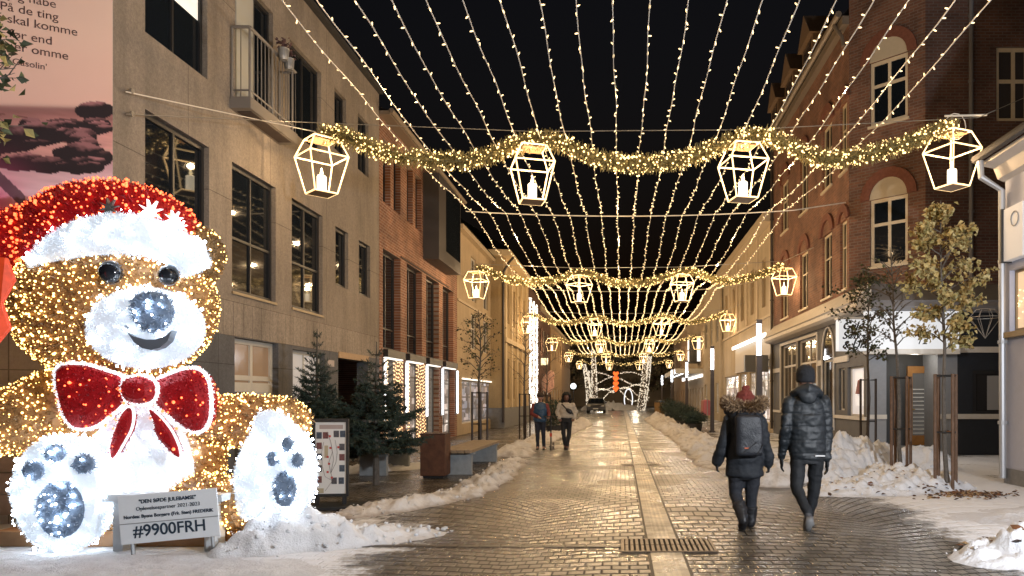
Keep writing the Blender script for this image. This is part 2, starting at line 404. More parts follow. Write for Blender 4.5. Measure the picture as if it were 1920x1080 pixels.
def rfr(y0, X=XR): return FR((X, y0, 0), (0, 1, 0), (-1, 0, 0))

# ---------------------------------------------------------------- left: poster wall and its poster
CORNER = V((XL, 9.99, 0)); mdir = V((-1.74, -1, 0)).normalized(); mn = V((mdir.y, -mdir.x, 0))
if mn.y > 0: mn = -mn
frM = FR(CORNER, mdir, mn)
t = thing('gable_wall', 'pale rendered gable wall at left edge carrying a beach poster', 'wall', CORNER)
M_gable = seam_mat('gable_render', (.42, .36, .31), .62, 1.3, 'x', amt=.06)
wall(t, frM, 0, 6, 0, 12, [], M_gable)
part_box(t, 'ledge', mat('ledge_stone', (.4, .33, .26), .8, noise_amt=.15), frM, (0, 6, 1.72, 1.8, .001, .07), (0, 6, 1.60, 1.64, .001, .04))
mb = MB()
for k in range(5): mb.fbox(frM, .0, 6, .12 + k * .27, .12 + k * .27 + .255, .001, .05 + .004 * (k % 2))
mb.build('plinth_course', mat('plinth_pink', (.36, .27, .23), .8, noise_amt=.15, nscale=5), t)
def poster():
    U0, U1, Z0, Z1 = .002, 5.0, 3.15, 8.6; nu, nz = 420, 330
    me = bpy.data.meshes.new('poster'); th = thing('beach_poster', 'giant pink toned poster of a rocky beach with lyric lines in dark letters', 'poster', CORNER)
    u = np.linspace(U0, U1, nu + 1); z = np.linspace(Z0, Z1, nz + 1); uu, zz = np.meshgrid(u, z)

    sx = np.array(frM.u); nn = np.array(frM.n)
    co = uu[..., None] * sx + nn * .03; co[..., 2] += zz
    idx = np.arange((nu + 1) * (nz + 1)).reshape(nz + 1, nu + 1)
    f = np.stack([idx[:-1, :-1], idx[:-1, 1:], idx[1:, 1:], idx[1:, :-1]], -1).reshape(-1, 4)
    me.from_pydata(co.reshape(-1, 3).tolist(), [], f.tolist())
    # picture: py in photo rows, converted from height
    py = 745 - (zz - 1.6) * 1400 / (9.97 - .5 * uu); ux = uu / 1.55
    def N(a, b, oc=5, sd=0):
        rs = np.random.RandomState(sd); out = np.zeros_like(uu); amp = 1.
        for o in range(oc):
            gx, gz = int(a * 2 ** o) + 3, int(b * 2 ** o) + 3; g = rs.rand(gz, gx)
            xi = (uu - U0) / (U1 - U0) * (gx - 2); zi = (zz - Z0) / (Z1 - Z0) * (gz - 2); x0 = xi.astype(int); y0 = zi.astype(int); fx, fy = xi - x0, zi - y0
            fx = fx * fx * (3 - 2 * fx); fy = fy * fy * (3 - 2 * fy)
            out += amp * ((g[y0, x0] * (1 - fx) + g[y0, x0 + 1] * fx) * (1 - fy) + (g[y0 + 1, x0] * (1 - fx) + g[y0 + 1, x0 + 1] * fx) * fy - .5); amp *= .55
        return out
    def lerp(a, b, t): return a + (b - a) * np.clip(t, 0, 1)[..., None]
    C = lambda *c: np.array(c)
    sky_ = lerp(C(.9, .62, .5), C(.88, .56, .47), (py - 50) / 150)
    img = sky_ * (1 + .03 * N(10, 10, 4, 1))[..., None]
    hz = 203 - 9 * ux
    sea = lerp(C(.32, .13, .12), C(.66, .33, .30), (py - hz - 10) / 40) * (1 + .5 * N(8, 60, 4, 2))[..., None]
    sea = np.where((N(9, 70, 5, 9) > .30)[..., None], C(.2, .075, .07), sea); sea = np.where((N(9, 90, 4, 19) > .5)[..., None], C(.75, .42, .36), sea)
    img = lerp(img, sea, (py - hz) / 6)
    # far haze band above the horizon
    img = lerp(img, C(.30, .15, .14), np.exp(-((py - hz - 6) / 7) ** 2) * .7)
    wat = lerp(C(.7, .42, .46), C(.9, .6, .68), (py - 310) / 50) * (1 + .25 * N(8, 70, 4, 3))[..., None]
    img = lerp(img, wat, (py - 300 - 8 * N(14, 6, 3, 4)) / 6)
    rs = np.random.RandomState(11)
    rocks = []
    for k in range(95):
        rx = rs.uniform(0, 4.8); ry = rs.uniform(232, 316); rocks.append((rx, ry, rs.uniform(.06, .2), rs.uniform(6, 17)))
    rocks += [(.2, 208, .22, 17), (1.15, 262, .4, 26), (.75, 250, .3, 24), (.35, 290, .26, 22), (.95, 305, .3, 16), (.55, 236, .25, 14)]
    rocks.sort(key=lambda r: r[1])
    tx = N(30, 60, 4, 7)
    for rx, ry, a, b in rocks:
        d = ((uu - rx) / a) ** 2 + ((py - ry) / b) ** 2 + .3 * N(24, 30, 3, int(rx * 100) % 91)
        lit = np.clip((-(py - ry) / b - .42 + .7 * tx) * 2.2, 0, 1) * rs.uniform(.15, 1)
        col = lerp(C(.018, .009, .013), C(.5, .22, .23), lit)
        img = np.where((d < 1)[..., None], col, img)
    pink = np.exp(-(((uu - 1.25) / .32) ** 2 + ((py - 385) / 60) ** 2))
    img = lerp(img, C(.70, .10, .25), pink * .9)
    img = lerp(img, C(.05, .02, .04), (np.abs(py - 335 - (1.18 - uu) * 180) < 14) * (uu > .93) * .85)
    at = me.color_attributes.new('col', 'FLOAT_COLOR', 'POINT'); rgba = np.ones(((nu + 1) * (nz + 1), 4), np.float32); rgba[:, :3] = np.clip(img, .008, .9).reshape(-1, 3)
    at.data.foreach_set('color', rgba.ravel())
    m = mat('poster_print', (.5, .5, .5), .75); n = NT(m); a = n.new('ShaderNodeVertexColor', layer_name='col'); n.set('Base Color', a.outputs['Color'])
    me.materials.append(m); me.update(); o = bpy.data.objects.new('print', me); COL.objects.link(o); o.parent = th
    ink = mat('poster_ink', (.09, .04, .035), .8)
    def line(s, px, py_, h, al='LEFT'):
        Y = 9.97 - (217 - px) / 217 * .59; p = P(px, py_, Y); uoff = (p - CORNER).dot(frM.u); 
        text(s, h, ink, frM(uoff, p.z, .035), -frM.u, (0, 0, 1), th, align=al, ext=.001)
    line('kan jeg håbe', 106, 16, .15, 'RIGHT'); line('På de ting', 110, 40, .15, 'RIGHT'); line('som skal komme', 146, 68, .15, 'RIGHT')
    line('før end', 99, 85, .15, 'RIGHT'); line('livet er omme', 129, 113, .15, 'RIGHT'); line("Gasolin'", 89, 132, .11, 'RIGHT')
poster()

# ---------------------------------------------------------------- left: grey concrete building
fr = lfr(0); G0, G1 = 9.99, 20.95
t = thing('concrete_building', 'grey brown concrete building with dark windows and a balcony behind the lit bear', 'building', (XL, G0, 0))
M_conc = seam_mat('concrete_render', (.255, .215, .175), 2.75, 3.35, 'y', .012, 10.35, 3.36, .15, .42)
M_panel = seam_mat('concrete_panels', (.29, .245, .2), .34, 0, 'y', .012, 0, 0, .2, .35)
M_pier = seam_mat('grey_stone', (.12, .12, .125), 1.2, .95, 'y', .01, 0, .75, .14, .4)
yy = lambda x: Yl(x, XL)
w1 = [(yy(272), yy(392), 3.46, 5.72), (yy(435), yy(517), 3.46, 5.72), (yy(547), yy(605), 3.46, 5.72), (yy(629), yy(653), 4.28, 5.68), (yy(673), yy(694), 4.28, 5.68)]
w2 = [(yy(272), yy(389), 6.82, 8.95), (yy(454), yy(512), 6.86, 9.1), (yy(543), yy(602), 7.1, 8.95), (yy(627), yy(649), 7.5, 8.95), (yy(671), yy(691), 7.5, 8.95)]
wall(t, fr, G0, G1, 3.28, 10.1, w1 + w2, M_conc)
wall(t, fr, G0, G1, 2.68, 3.276, [], M_panel, name='panel_band')
gf = [(yy(440), yy(522), .15, 2.66), (yy(549), yy(609), .5, 2.6), (yy(634), yy(690), .0, 2.55)]
wall(t, fr, G0, G1, 0, 2.677, gf, M_pier, depth=.3, name='ground_floor_wall')
for i, (a, b, c, d) in enumerate(w1):
    w = window(t, fr, a, b, c, d, (.5,) if i < 3 else (), (.43,) if 0 < i < 3 else (), fw=.07)
    if i == 0:
        m = mat('grey_blind', (.16, .17, .18), .6)
        for k in (0, 1):
            q = MB(); u0 = a + (b - a) * (.06 + .5 * k); u1 = a + (b - a) * (.46 + .48 * k); q.fbox(fr, u0, u1, c + .1, c + (d - c) * .38, -.118, -.112); q.build('blind', m, w)
    elif i < 3:
        q = MB(); q.fbox(fr, a - .02, b + .02, c - .05, c - .002, -.1, .03); q.build('sill', mat('warm_sill', (.3, .22, .12), .5), w)
for i, (a, b, c, d) in enumerate(w2):
    w = window(t, fr, a, b, c, d, (.5,) if i < 3 else (), (), fw=.07)
    if i == 0:
        q = MB(); q.fbox(fr, a + (b - a) * .53, b - .08, 7.75, d - .08, -.118, -.114); q.build('lit_panel', mat('lit_room', (.8, .8, .75), .6, emit=(1, .95, .85), es=.6), w)
part_box(t, 'roof_edge', mat('roof_dark', (.03, .028, .027), .8), fr, (G0, G1, 10.1, 10.22, -.6, .12))
# end wall toward the gable and flat roof
mb = MB(); mb.box(XL - 8, XL - .23, G0 + .02, G1, 10.0, 10.09); mb.build('roof', mat('roof_dark', ()), t)
# balcony
bal = MB(); Y0, Y1, zb = yy(430), 14.83, 6.62; xo = .37
bal.fbox(fr, Y0, Y1, zb, zb + .2, .002, xo)
b_ = bal.build('balcony', mat('balcony_grey', (.2, .18, .16), .6), t)
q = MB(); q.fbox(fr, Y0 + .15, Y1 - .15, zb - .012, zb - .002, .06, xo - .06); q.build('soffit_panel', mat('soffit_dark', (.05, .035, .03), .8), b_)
rl = MB(); zt = zb + 1.42
for (ua, na, ub, nb) in ((Y0 + .03, .03, Y0 + .03, xo - .03), (Y0 + .03, xo - .03, Y1 - .03, xo - .03), (Y1 - .03, .03, Y1 - .03, xo - .03)):
    rl.tube([fr(ua, zt, na), fr(ub, zt, nb)], .028, 8); rl.tube([fr(ua, zb + .32, na), fr(ub, zb + .32, nb)], .016, 6)
    L = math.hypot(ub - ua, nb - na); k = max(2, int(L / .13))
    for i in range(k + 1):
        f_ = i / k; u, nn_ = ua + (ub - ua) * f_, na + (nb - na) * f_
        rl.tube([fr(u, zb + .2, nn_), fr(u, zt, nn_)], .022 if i % 6 == 0 else .009, 6)
rl.build('railing', mat('rail_grey', (.2, .185, .17), .5), b_)
q = MB(); q.fbox(fr, Y0 + .2, Y0 + .8, zb + .22, zb + 2.4, .0, .02); q.build('curtain', mat('net_curtain', (.42, .42, .38), .8), b_)
for k, yk in enumerate((14.0, 14.22)):
    p = thing('flower_pot', ['metal flower pot with dry stems hung on the balcony rail', 'lower right metal flower pot on the same balcony rail'][k], 'flower pot', fr(yk, zt - .12 - .09 * k, xo + .1), group='balcony pots')
    q = MB(); q.lathe(p.location, [(.07, 0), (.085, .06), (.1, .2), (.105, .21), (.085, .2)], 14); q.build('pot', M_grey_metal, p)
    q = MB()
    for i in range(60):
        a = rnd.random() * 6.28; r = rnd.random() * .13; h = .2 + rnd.random() * .2; c = V(p.location) + V((math.cos(a) * r, math.sin(a) * r, h)); d = V((rnd.uniform(-1, 1), rnd.uniform(-1, 1), rnd.uniform(-.4, 1))) * .035
        e = d.orthogonal() * .6; q.quad(c - d, c + e, c + d, c - e)
    q.build('stems', mat('dry_plant', (.09, .05, .05), .9), p)
# double door, white frame
a, b, c, d = gf[0]
dr = window(t, fr, a, b, c, d, (.5,), (.72,), M_frame_white, mat('transom_glass', (.25, .17, .11), .1, emit=(.9, .55, .3), es=.12), fw=.09, ins=.12, bar=.09, name='double_door')
for k, mm in ((0, mat('door_pane_grey', (.09, .095, .1), .2)), (1, mat('door_pane_white', (.5, .5, .5), .3))):
    u0 = a + (b - a) * (.08 + .47 * k); u1 = a + (b - a) * (.45 + .47 * k); q = MB(); q.fbox(fr, u0 - .07, u1 + .07, c + .05, c + 1.72, -.155, -.118); lf = q.build('door_leaf', M_frame_white, dr)
    q = MB(); q.fbox(fr, u0 + .03, u1 - .03, c + .3, c + 1.55, -.117, -.113); q.build('glass', mm, dr)
q = MB(); u0 = a + (b - a) * .2
for k in range(3): q.fbox(fr, u0 + .07 * k, u0 + .035 + .07 * k, 1.28, 1.62, -.112, -.108)
q.fbox(fr, u0 - .05, u0 + .24, 1.62, 1.65, -.112, -.108); q.build('column_emblem', mat('white_paint', ()), dr)
# shop window and passage
a, b, c, d = gf[1]
window(t, fr, a, b, c, d, (.5,), (.45,), M_frame_white, mat('shop_glow', (.4, .38, .36), .2, emit=(.9, .85, .8), es=.25), fw=.08, ins=.12, name='shop_window')
a, b, c, d = gf[2]
q = MB(); q.fbox(fr, a, b, 0, 2.5, -1.8, -1.75); q.build('passage_wall', mat('passage_conc', (.26, .25, .23), .9, noise_amt=.1), t)
q = MB(); q.fbox(fr, a + .1, a + .9, .05, 2.0, -1.74, -1.7); q.build('passage_door', mat('teal_door', (.10, .22, .25), .4), t)
part_box(t, 'lintel', mat('wood_lintel', (.45, .3, .17), .6, noise_amt=.1), fr, (a, b, 2.551, 2.70, -.2, .03))
part_box(t, 'house_number', mat('plate_pink', (.45, .38, .36), .5), fr, (yy(614), yy(626), 2.32, 2.47, .002, .012))
for z, px in ((5.49, 236), (5.80, 236)):
    q = MB(); q.tube([fr(yy(px), z, 0), fr(yy(px), z, .09)], .02, 8); q.tube([fr(yy(px), z, .07), fr(yy(px), z, .1)], .04, 8); q.build('wire_anchor', M_steelwire, t)

# ---------------------------------------------------------------- left: red brick building
B0, B1 = 20.97, 30.9
t = thing('brick_building', 'red brick building with tall dark windows and lit shop fronts beside the concrete building', 'building', (XL, B0, 0))
M_brickL = brick_mat('red_brick_street', (.28, .115, .06), (.17, .06, .033), (.34, .25, .19), 'y')
tall = [(yy(718), yy(751), 3.0, 5.86), (yy(763), yy(791), 3.0, 5.86), (yy(799), yy(823), 3.0, 5.86), (yy(830), yy(850), 3.0, 5.86)]
top = [(yy(718), yy(732), 7.2, 9.0), (yy(738), yy(751), 7.2, 9.0), (yy(763), yy(774), 7.2, 9.0), (yy(779), yy(790), 7.2, 9.0), (yy(841), yy(848), 7.2, 9.0)]
shop = [(yy(719), yy(752), 0, 2.75), (yy(761), yy(791), 0, 2.75), (yy(799), yy(823), 0, 2.75), (yy(830), yy(852), 0, 2.75)]
wall(t, fr, B0, B1, 0, 9.55, tall + top + shop, M_brickL, depth=.26)
for a, b, c, d in tall: window(t, fr, a, b, c, d, (.5,), (.22,), ins=.2, fw=.08)
for a, b, c, d in top: window(t, fr, a, b, c, d, (), (), ins=.16, fw=.06)
def goods(name, tint, es, scale):
    m = mat(name, (.2, .2, .2), .15); n = NT(m); p, x, y, z = n.pos()
    v = n.new('ShaderNodeTexVoronoi', distance='CHEBYCHEV'); v.inputs['Scale'].default_value = scale; n.t.links.new(n.comb(x, y, n.math('MULTIPLY', z, 1.6)), v.inputs['Vector'])
    s = n.new('ShaderNodeSeparateColor'); n.t.links.new(v.outputs['Color'], s.inputs[0]); sh = n.math('GREATER_THAN', n.math('FRACT', n.math('MULTIPLY', z, 1.9)), .12)
    k = n.math('MULTIPLY', n.math('POWER', s.outputs[0], 2.2), sh); c = n.mix(s.outputs[1], tint, (.75, .6, .5)); c = n.mix(n.math('MULTIPLY', s.outputs[2], .35), c, (.35, .12, .1))
    n.set('Emission Color', c); n.set('Emission Strength', n.math('ADD', n.math('MULTIPLY', k, es), es * .12)); m.cycles.emission_sampling = 'NONE'; return m
M_shopin = goods('shop_interior', (1, .93, .82), .9, 2.6)
M_shopdk = mat('shop_glass_dark', (.10, .11, .12), .08, emit=(1, .9, .75), es=.10)
for i, (a, b, c, d) in enumerate(shop):
    window(t, fr, a, b, c + .05, d, (.55,), (.82,), mat('shop_frame_grey', (.12, .12, .12), .5), [M_shopdk, M_shopin, M_shopdk, M_shopin][i], ins=.2, fw=.09, name='shop_window')
    part_box(t, 'canopy_strip', mat('black_metal', ()), fr, (a - .02, b + .02, 2.76, 2.98, .002, .14))
    q = MB(); q.fbox(fr, a + .05, b - .05, 2.72, 2.755, -.06, .08); q.build('strip_light', mat('strip_white', (1, 1, 1), .5, emit=(1, .93, .8), es=1.5), t)
part_box(t, 'fascia_band', mat('soffit_dark', ()), fr, (yy(751), yy(840), 5.9, 5.95, .002, .03))
# bay of dark metal
part_box(t, 'bay', mat('bay_metal', (.05, .045, .045), .5), fr, (yy(793), yy(837), 6.35, 9.3, .002, .55))
part_box(t, 'bay_pane', M_glass, fr, (yy(795) + .9, yy(837) - .1, 6.8, 9.1, .551, .56))
mb = MB(); mb.fbox(fr, B0, B1, 9.55, 9.66, -.3, .3); mb.tube([fr(B0, 9.66, .34), fr(B1, 9.66, .34)], .075, 8); mb.build('gutter', mat('gutter_zinc', (.25, .2, .15), .5, .3), t)
mb = MB(); mb.quad(fr(B0, 9.66, .3), fr(B1, 9.66, .3), fr(B1, 11.3, -5), fr(B0, 11.3, -5)); mb.build('roof', mat('roof_dark', ()), t)
mb = MB(); mb.quad((XL, B1, 0), (XL - 8, B1, 0), (XL - 8, B1, 9.6), (XL, B1, 9.6)); mb.build('end_wall', M_brickL, t)
downpipe(t, fr, B1 - .15, 8.7, 9.5, mat('gutter_zinc', ()))
# white tube lamps on the piers
for i, px in enumerate((717, 758, 796, 826, 854)):
    y = yy(px); l = thing('wall_tube_lamp', ORD[i] + ' white tube lamp from the concrete building on the brick piers', 'wall lamp', fr(y, 1.7, 0), group='tube lamps on the brick piers')
    q = MB(); q.fbox(fr, y - .05, y + .05, .9, 2.72, .003, .05); q.build('backplate', M_grey_metal, l)
    q = MB(); q.tube([fr(y, .95, .09), fr(y, 2.68, .09)], .03, 10); q.build('tube', M_tube, l)
# curtains of warm lights in the shop openings
def light_curtain(label, y0, y1, z0, z1, n, nx=.02):
    l = thing('light_curtain', label, 'light curtain', fr(y0, z1, nx), group='light curtains on the brick shop fronts'); q = MB(); b = MB()
    for i in range(n):
        y = y0 + (y1 - y0) * (i + .5) / n; q.tube([fr(y, z1, nx), fr(y + rnd.uniform(-.03, .03), z0, nx)], .004, 4); z = z1 - rnd.random() * .1
        while z > z0:
            b.ell(fr(y + rnd.uniform(-.02, .02), z, nx + rnd.uniform(0, .03)), .016, .016, .022, 5, 4); z -= .1 + rnd.random() * .03
    q.build('cord', M_cable, l); o = b.build('fairy_lights', mat('curtain_bulb', (1, .8, .6), .4, emit=(1, .62, .3), es=2.4, sample=False), l); o['kind'] = 'stuff'
light_curtain('curtain of warm fairy lights at the shop front nearest the spruce', yy(735), yy(754), .25, 2.7, 9)
light_curtain('curtain of warm fairy lights at the second brick shop front', yy(778), yy(797), .25, 2.7, 9)
light_curtain('warm fairy lights on the pier by the concrete building', yy(712), yy(719), .4, 2.7, 4, .12)
light_curtain('narrow fairy light strip between second and third shop front', yy(756), yy(760), .3, 2.7, 3, .12)

# ---------------------------------------------------------------- left: cream shop, yellow house, further houses
M_cream = seam_mat('cream_render', (.62, .48, .31), 0, 0, amt=.08)
M_yellow = seam_mat('yellow_render', (.62, .46, .25), 0, 0, amt=.07)
C0, C1 = 30.92, 38.9
t = thing('cream_building', 'small cream house with glass shop front between brick and yellow houses', 'building', (XL, C0, 0))
cw = [(yy(883), yy(893), 6.0, 8.0), (yy(906), yy(915), 6.0, 8.0), (yy(883), yy(893), 3.8, 5.4), (yy(906), yy(915), 3.8, 5.4)]
sw = [(yy(866), yy(921), .45, 2.35)]
wall(t, fr, C0, C1, 0, 8.6, cw + sw, M_cream)
for h in cw: window(t, fr, *h, (.5,), (.6,), M_frame_white)
window(t, fr, *sw[0], (.33, .66), (), M_frame_white, goods('shop_display', (.85, .88, 1), .6, 2.2), name='shop_window')
part_box(t, 'strip_light', mat('strip_white', ()), fr, (yy(866), yy(921), 2.37, 2.43, .002, .05))
part_box(t, 'cornice', mat('cream_trim', (.5, .4, .27), .7), fr, (C0, C1, 8.6, 8.8, -.2, .25), (C0, C1, 5.62, 5.72, .001, .06))
mb = MB(); mb.quad(fr(C0, 8.8, .3), fr(C1, 8.8, .3), fr(C1, 11, -4), fr(C0, 11, -4)); mb.build('roof', mat('roof_dark', ()), t)
X2 = -6.15; fy = lfr(0, X2); yz = lambda x: Yl(x, X2); D0, D1 = 38.92, 49.5
t = thing('yellow_building', 'yellow rendered house with pilasters and grey plinth stepping forward on the left', 'building', (X2, D0, 0))
yw = [(D0 + 1.2 + k * 2.15, D0 + 2.1 + k * 2.15, 5.6, 7.7) for k in range(4)] + [(D0 + 1.2 + k * 2.15, D0 + 2.1 + k * 2.15, 1.5, 3.7) for k in range(4)]
wall(t, fy, D0, D1, 0, 9.3, yw, M_yellow)
for h in yw: window(t, fy, *h, (.5,), (.65,), mat('cream_frame', (.4, .3, .18), .6), mat('warm_blind', (.3, .22, .12), .6))
mb = MB(); mb.quad((X2, D0, 0), (X2 - 3, D0, 0), (X2 - 3, D0, 9.3), (X2, D0, 9.3)); mb.build('end_wall', M_yellow, t)
mb = MB(); mb.box(X2 - 1, X2 + .08, D0 - .08, D0 + .001, 0, 1.05); mb.fbox(fy, D0 + .001, D1, 0, 1.05, .001, .08); mb.build('plinth', mat('plinth_grey', (.2, .2, .2), .8, noise_amt=.15), t)
mb = MB()
for k in range(5): mb.fbox(fy, D0 + .35 + k * 2.15, D0 + .75 + k * 2.15, 1.06, 8.9, .001, .09)
mb.fbox(fy, D0, D1, 4.5, 4.75, .001, .16); mb.fbox(fy, D0 - .3, D1, 8.95, 9.25, .001, .4); mb.box(X2 - 3, X2 - .001, D0 - .35, D0 - .001, 8.95, 9.25); mb.build('trim', mat('yellow_trim', (.64, .5, .3), .7), t)
mb = MB(); mb.quad(fy(D0, 9.3, .4), fy(D1, 9.3, .4), fy(D1, 12, -4), fy(D0, 12, -4)); mb.build('roof', mat('roof_dark', ()), t)
mb = MB(); p0 = V((X2 + .02, D0 - .16, 0)); mb.tube([V((X2 + .5, D0 + .1, 8.9)), V((X2 + .3, D0 - .1, 8.6)), p0 + V((0, 0, 8.1)), p0 + V((0, 0, .3))], .07, 10); mb.build('downpipe', mat('pipe_dark', (.05, .04, .035), .5), t)
t = thing('light_facade', 'dark house front hung with three bright columns of white lights', 'building', (-6.3, 50, 0))
f3 = lfr(0, -6.3); wall(t, f3, 49.52, 58, 0, 9.2, [], mat('dark_brick_far', (.10, .045, .03), .9, noise_amt=.2))
for k in range(3):
    y = 50.3 + k * 1.9; l = thing('light_column', ORD[k] + ' white light column up the dark facade behind the thin tree', 'light column', f3(y, 0, .1), group='white light columns')
    q = MB(); q.tube([f3(y, .8, .1), f3(y, 8.3, .1)], .03, 6); q.build('cord', M_cable, l); b = MB()
    for i in range(520):
        b.ell(f3(y + rnd.uniform(-.16, .16), .8 + 7.5 * rnd.random(), .1 + rnd.uniform(0, .14)), .03, .03, .04, 5, 3)
    b.build('fairy_lights', mat('column_bulb', (1, 1, 1), .4, emit=(1, .9, .75), es=2.6, sample=False), l)['kind'] = 'stuff'
def far_house(label, X, y0, y1, H, m, wins, left=True, roof=True):
    t = thing('far_house', label, 'building', (X, y0, 0)); f = lfr(0, X) if left else rfr(0, X)
    hs = []; n = max(1, int((y1 - y0) / 2.6)); st = (y1 - y0) / n
    for zr in wins: hs += [(y0 + st * (k + .28), y0 + st * (k + .72), zr[0], zr[1]) for k in range(n)]
    wall(t, f, y0, y1, 0, H, hs, m)
    for h in hs:
        gm = M_glass if h[3] > 3 else (M_shopin if rnd.random() < .6 else M_shopdk)
        window(t, f, *h, (.5,), (.6,), M_frame_white, gm)
    s = -1 if left else 1
    mb = MB(); mb.quad((X, y0, 0), (X + s * 8, y0, 0), (X + s * 8, y0, H), (X, y0, H)); mb.build('end_wall', m, t)
    mb = MB(); mb.fbox(f, y0, y1, H, H + .2, -.1, .3); mb.build('cornice', mat('cream_trim', ()), t)
    mb = MB(); mb.quad(f(y0, H + .2, .3), f(y1, H + .2, .3), f(y1, H + 2.6, -4), f(y0, H + 2.6, -4)); mb.build('roof', mat('roof_dark', ()), t)
    return t
far_house('brown house beyond the white light columns', -6.5, 58.02, 68, 8.6, mat('dark_brick_far', ()), [(5.4, 7.2), (.5, 2.4)])
far_house('ochre house further down the left side of the street', -6.4, 68.02, 80, 8.0, mat('ochre_far', (.45, .3, .16), .9, noise_amt=.1), [(5.2, 7), (.5, 2.4)])
far_house('last brown house on the left before the square', -6.6, 80.02, 96, 8.2, mat('brown_far', (.3, .2, .12), .9, noise_amt=.1), [(5.2, 7), (.5, 2.4)])
sg = thing('lit_hanging_sign', 'small glowing square sign on the brown house', 'sign', (-6.2, 60, 4.4)); q = MB(); q.box(-6.45, -5.9, 60, 60.12, 4.2, 4.75); q.build('sign_box', mat('warm_sign', (1, .9, .6), .5, emit=(1, .8, .45), es=1.6), sg); q = MB(); q.tube([(-6.5, 60.06, 4.78), (-5.9, 60.06, 4.78)], .02, 6); q.build('bracket', M_black, sg)
sg = thing('lit_wall_sculpture', 'pink lit rounded ornament on the wall behind the couple', 'ornament', (-5.9, 58.5, 2.6)); q = MB(); q.ell((-5.75, 58.5, 2.7), .5, .4, .75, 18, 10); q.ell((-5.5, 58.3, 3.3), .3, .25, .4, 12, 8); q.tube([(-6.1, 58.2, 2.2), (-5.7, 58.0, 2.0), (-5.3, 58.2, 2.4), (-5.35, 58.2, 3.0)], .09, 8); q.build('shape', mat('pink_lit', (.6, .3, .2), .6, emit=(1, .6, .35), es=.12, noise_amt=.3), sg, True)
q = MB(); q.box(-6.3, -5.3, 58.2, 58.8, 0, 1.6); q.build('pedestal', mat('brown_far', ()), sg)
# ---------------------------------------------------------------- right: red brick corner building with dark shop floor
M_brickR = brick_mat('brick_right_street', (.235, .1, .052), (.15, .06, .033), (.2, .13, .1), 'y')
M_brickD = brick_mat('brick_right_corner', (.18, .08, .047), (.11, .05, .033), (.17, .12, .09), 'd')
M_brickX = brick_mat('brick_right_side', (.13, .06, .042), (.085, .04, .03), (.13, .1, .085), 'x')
M_cw = mat('cream_window', (.62, .52, .37), .55, noise_amt=.06)
M_shopgrey = mat('shop_grey', (.10, .10, .104), .65, noise_amt=.12, nscale=3)
M_white = mat('white_trim', (.62, .58, .52), .55, noise_amt=.06)
YC, YE = 22.3, 33.4
t = thing('corner_building', 'tall red brick corner building with arched cream windows above a dark grey shop floor', 'building', (XR, YC, 0))
fr = rfr(0); yy = lambda x: Yl(x, XR)
zl0, zl1 = 4.9, 7.0
low = [(22.5, 23.2, zl0, zl1), (24.1, 25.25, zl0, zl1), (27.2, 28.4, zl0, zl1), (30.4, 31.7, zl0, zl1)]
upp = [(22.5, 23.2, 8.5, 10.6), (24.1, 25.25, 8.5, 10.6), (27.2, 28.4, 8.5, 10.6), (30.4, 31.7, 8.5, 10.6)]
wall(t, fr, YC, YE, 4.25, 13, low + upp, M_brickR)
for h in low + upp:
    window(t, fr, *h, (.5,), (.62,), M_cw, fw=.08, ins=.08, sill=M_cw)
mbA = MB(); mbB = MB()
def arch(fr, u0, u1, z, n, tymp, ring, rise=None):     # half-round head above an opening, ring of brick round it
    r = (u1 - u0) / 2; c = (u0 + u1) / 2; k = 14; A = [(c + r * math.cos(math.pi * i / k), z + (rise or r) * math.sin(math.pi * i / k)) for i in range(k + 1)]
    if tymp: tymp.prism(A, lambda a, b, q: fr(a, b, q), .002, .03)
    for i in range(k):
        a0, a1 = math.pi * i / k, math.pi * (i + 1) / k; rr = (rise or r) / r; q = []
        for nn_ in (.002, .07):
            for (rad, an) in ((r, a0), (r + .28, a0), (r + .28, a1), (r, a1)): q.append(fr(c + rad * math.cos(an), z + rr * rad * math.sin(an), nn_))
        ring.hexa(q)
for a, b, c, d in low + upp:
    mbB = MB(); arch(fr, a, b, d, 0, None, mbB, (b - a) * .38); mbB.build('brick_arch', mat('arch_brick', (.17, .06, .035), .85, noise_amt=.25, nscale=14), t)
# chamfered corner
dd = 1.62; CH0 = V((XR, YC, 0)); CH1 = V((XR + dd, YC - dd, 0)); fc = FR(CH0, CH1 - CH0, (-1, -1, 0)); cwid = (CH1 - CH0).length
cu = lambda px: min(max((lambda k: k)(0), 0) + next(u / 200 * cwid for u in range(201) if (lambda p: CX + F_PX * p.x / p.y)(CH0 + (CH1 - CH0) * (u / 200)) >= px), cwid)
ca, cb = cu(1631), cu(1702)
cl = [(ca, cb, 5.4, 7.35), (ca, cb, 9.5, 11.35)]
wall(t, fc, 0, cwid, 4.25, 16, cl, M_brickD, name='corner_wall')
for h in cl: window(t, fc, *h, (.5,), (.62,), M_cw, fw=.1, ins=.06, bar=.09, sill=M_cw)
for a, b, c, d in cl:
    q = MB(); rg = MB(); arch(fc, a, b, d + .001, 0, q, rg); q.build('arch_panel', mat('arch_panel_cream', (.50, .42, .30), .7, noise_amt=.05), t); rg.build('brick_arch', mat('arch_brick', ()), t)
fs = FR(CH1, (1, 0, 0), (0, -1, 0)); sx = lambda px, Y=CH1.y: (px - CX) / F_PX * Y - CH1.x
sw_ = [(sx(1868), sx(1930), 9.25, 11.3)]
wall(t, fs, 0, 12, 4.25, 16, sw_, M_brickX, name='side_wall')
window(t, fs, *sw_[0], (.55,), (.55,), M_cw, mat('side_glass', (.05, .045, .045), .1), fw=.1, ins=.06, bar=.1)
downpipe(t, fs, sx(1818), 4.6, 16, mat('pipe_side', (.16, .15, .15), .5), .06)
downpipe(t, fr, YE - .08, .2, 13, mat('pipe_dark', ()), .06)
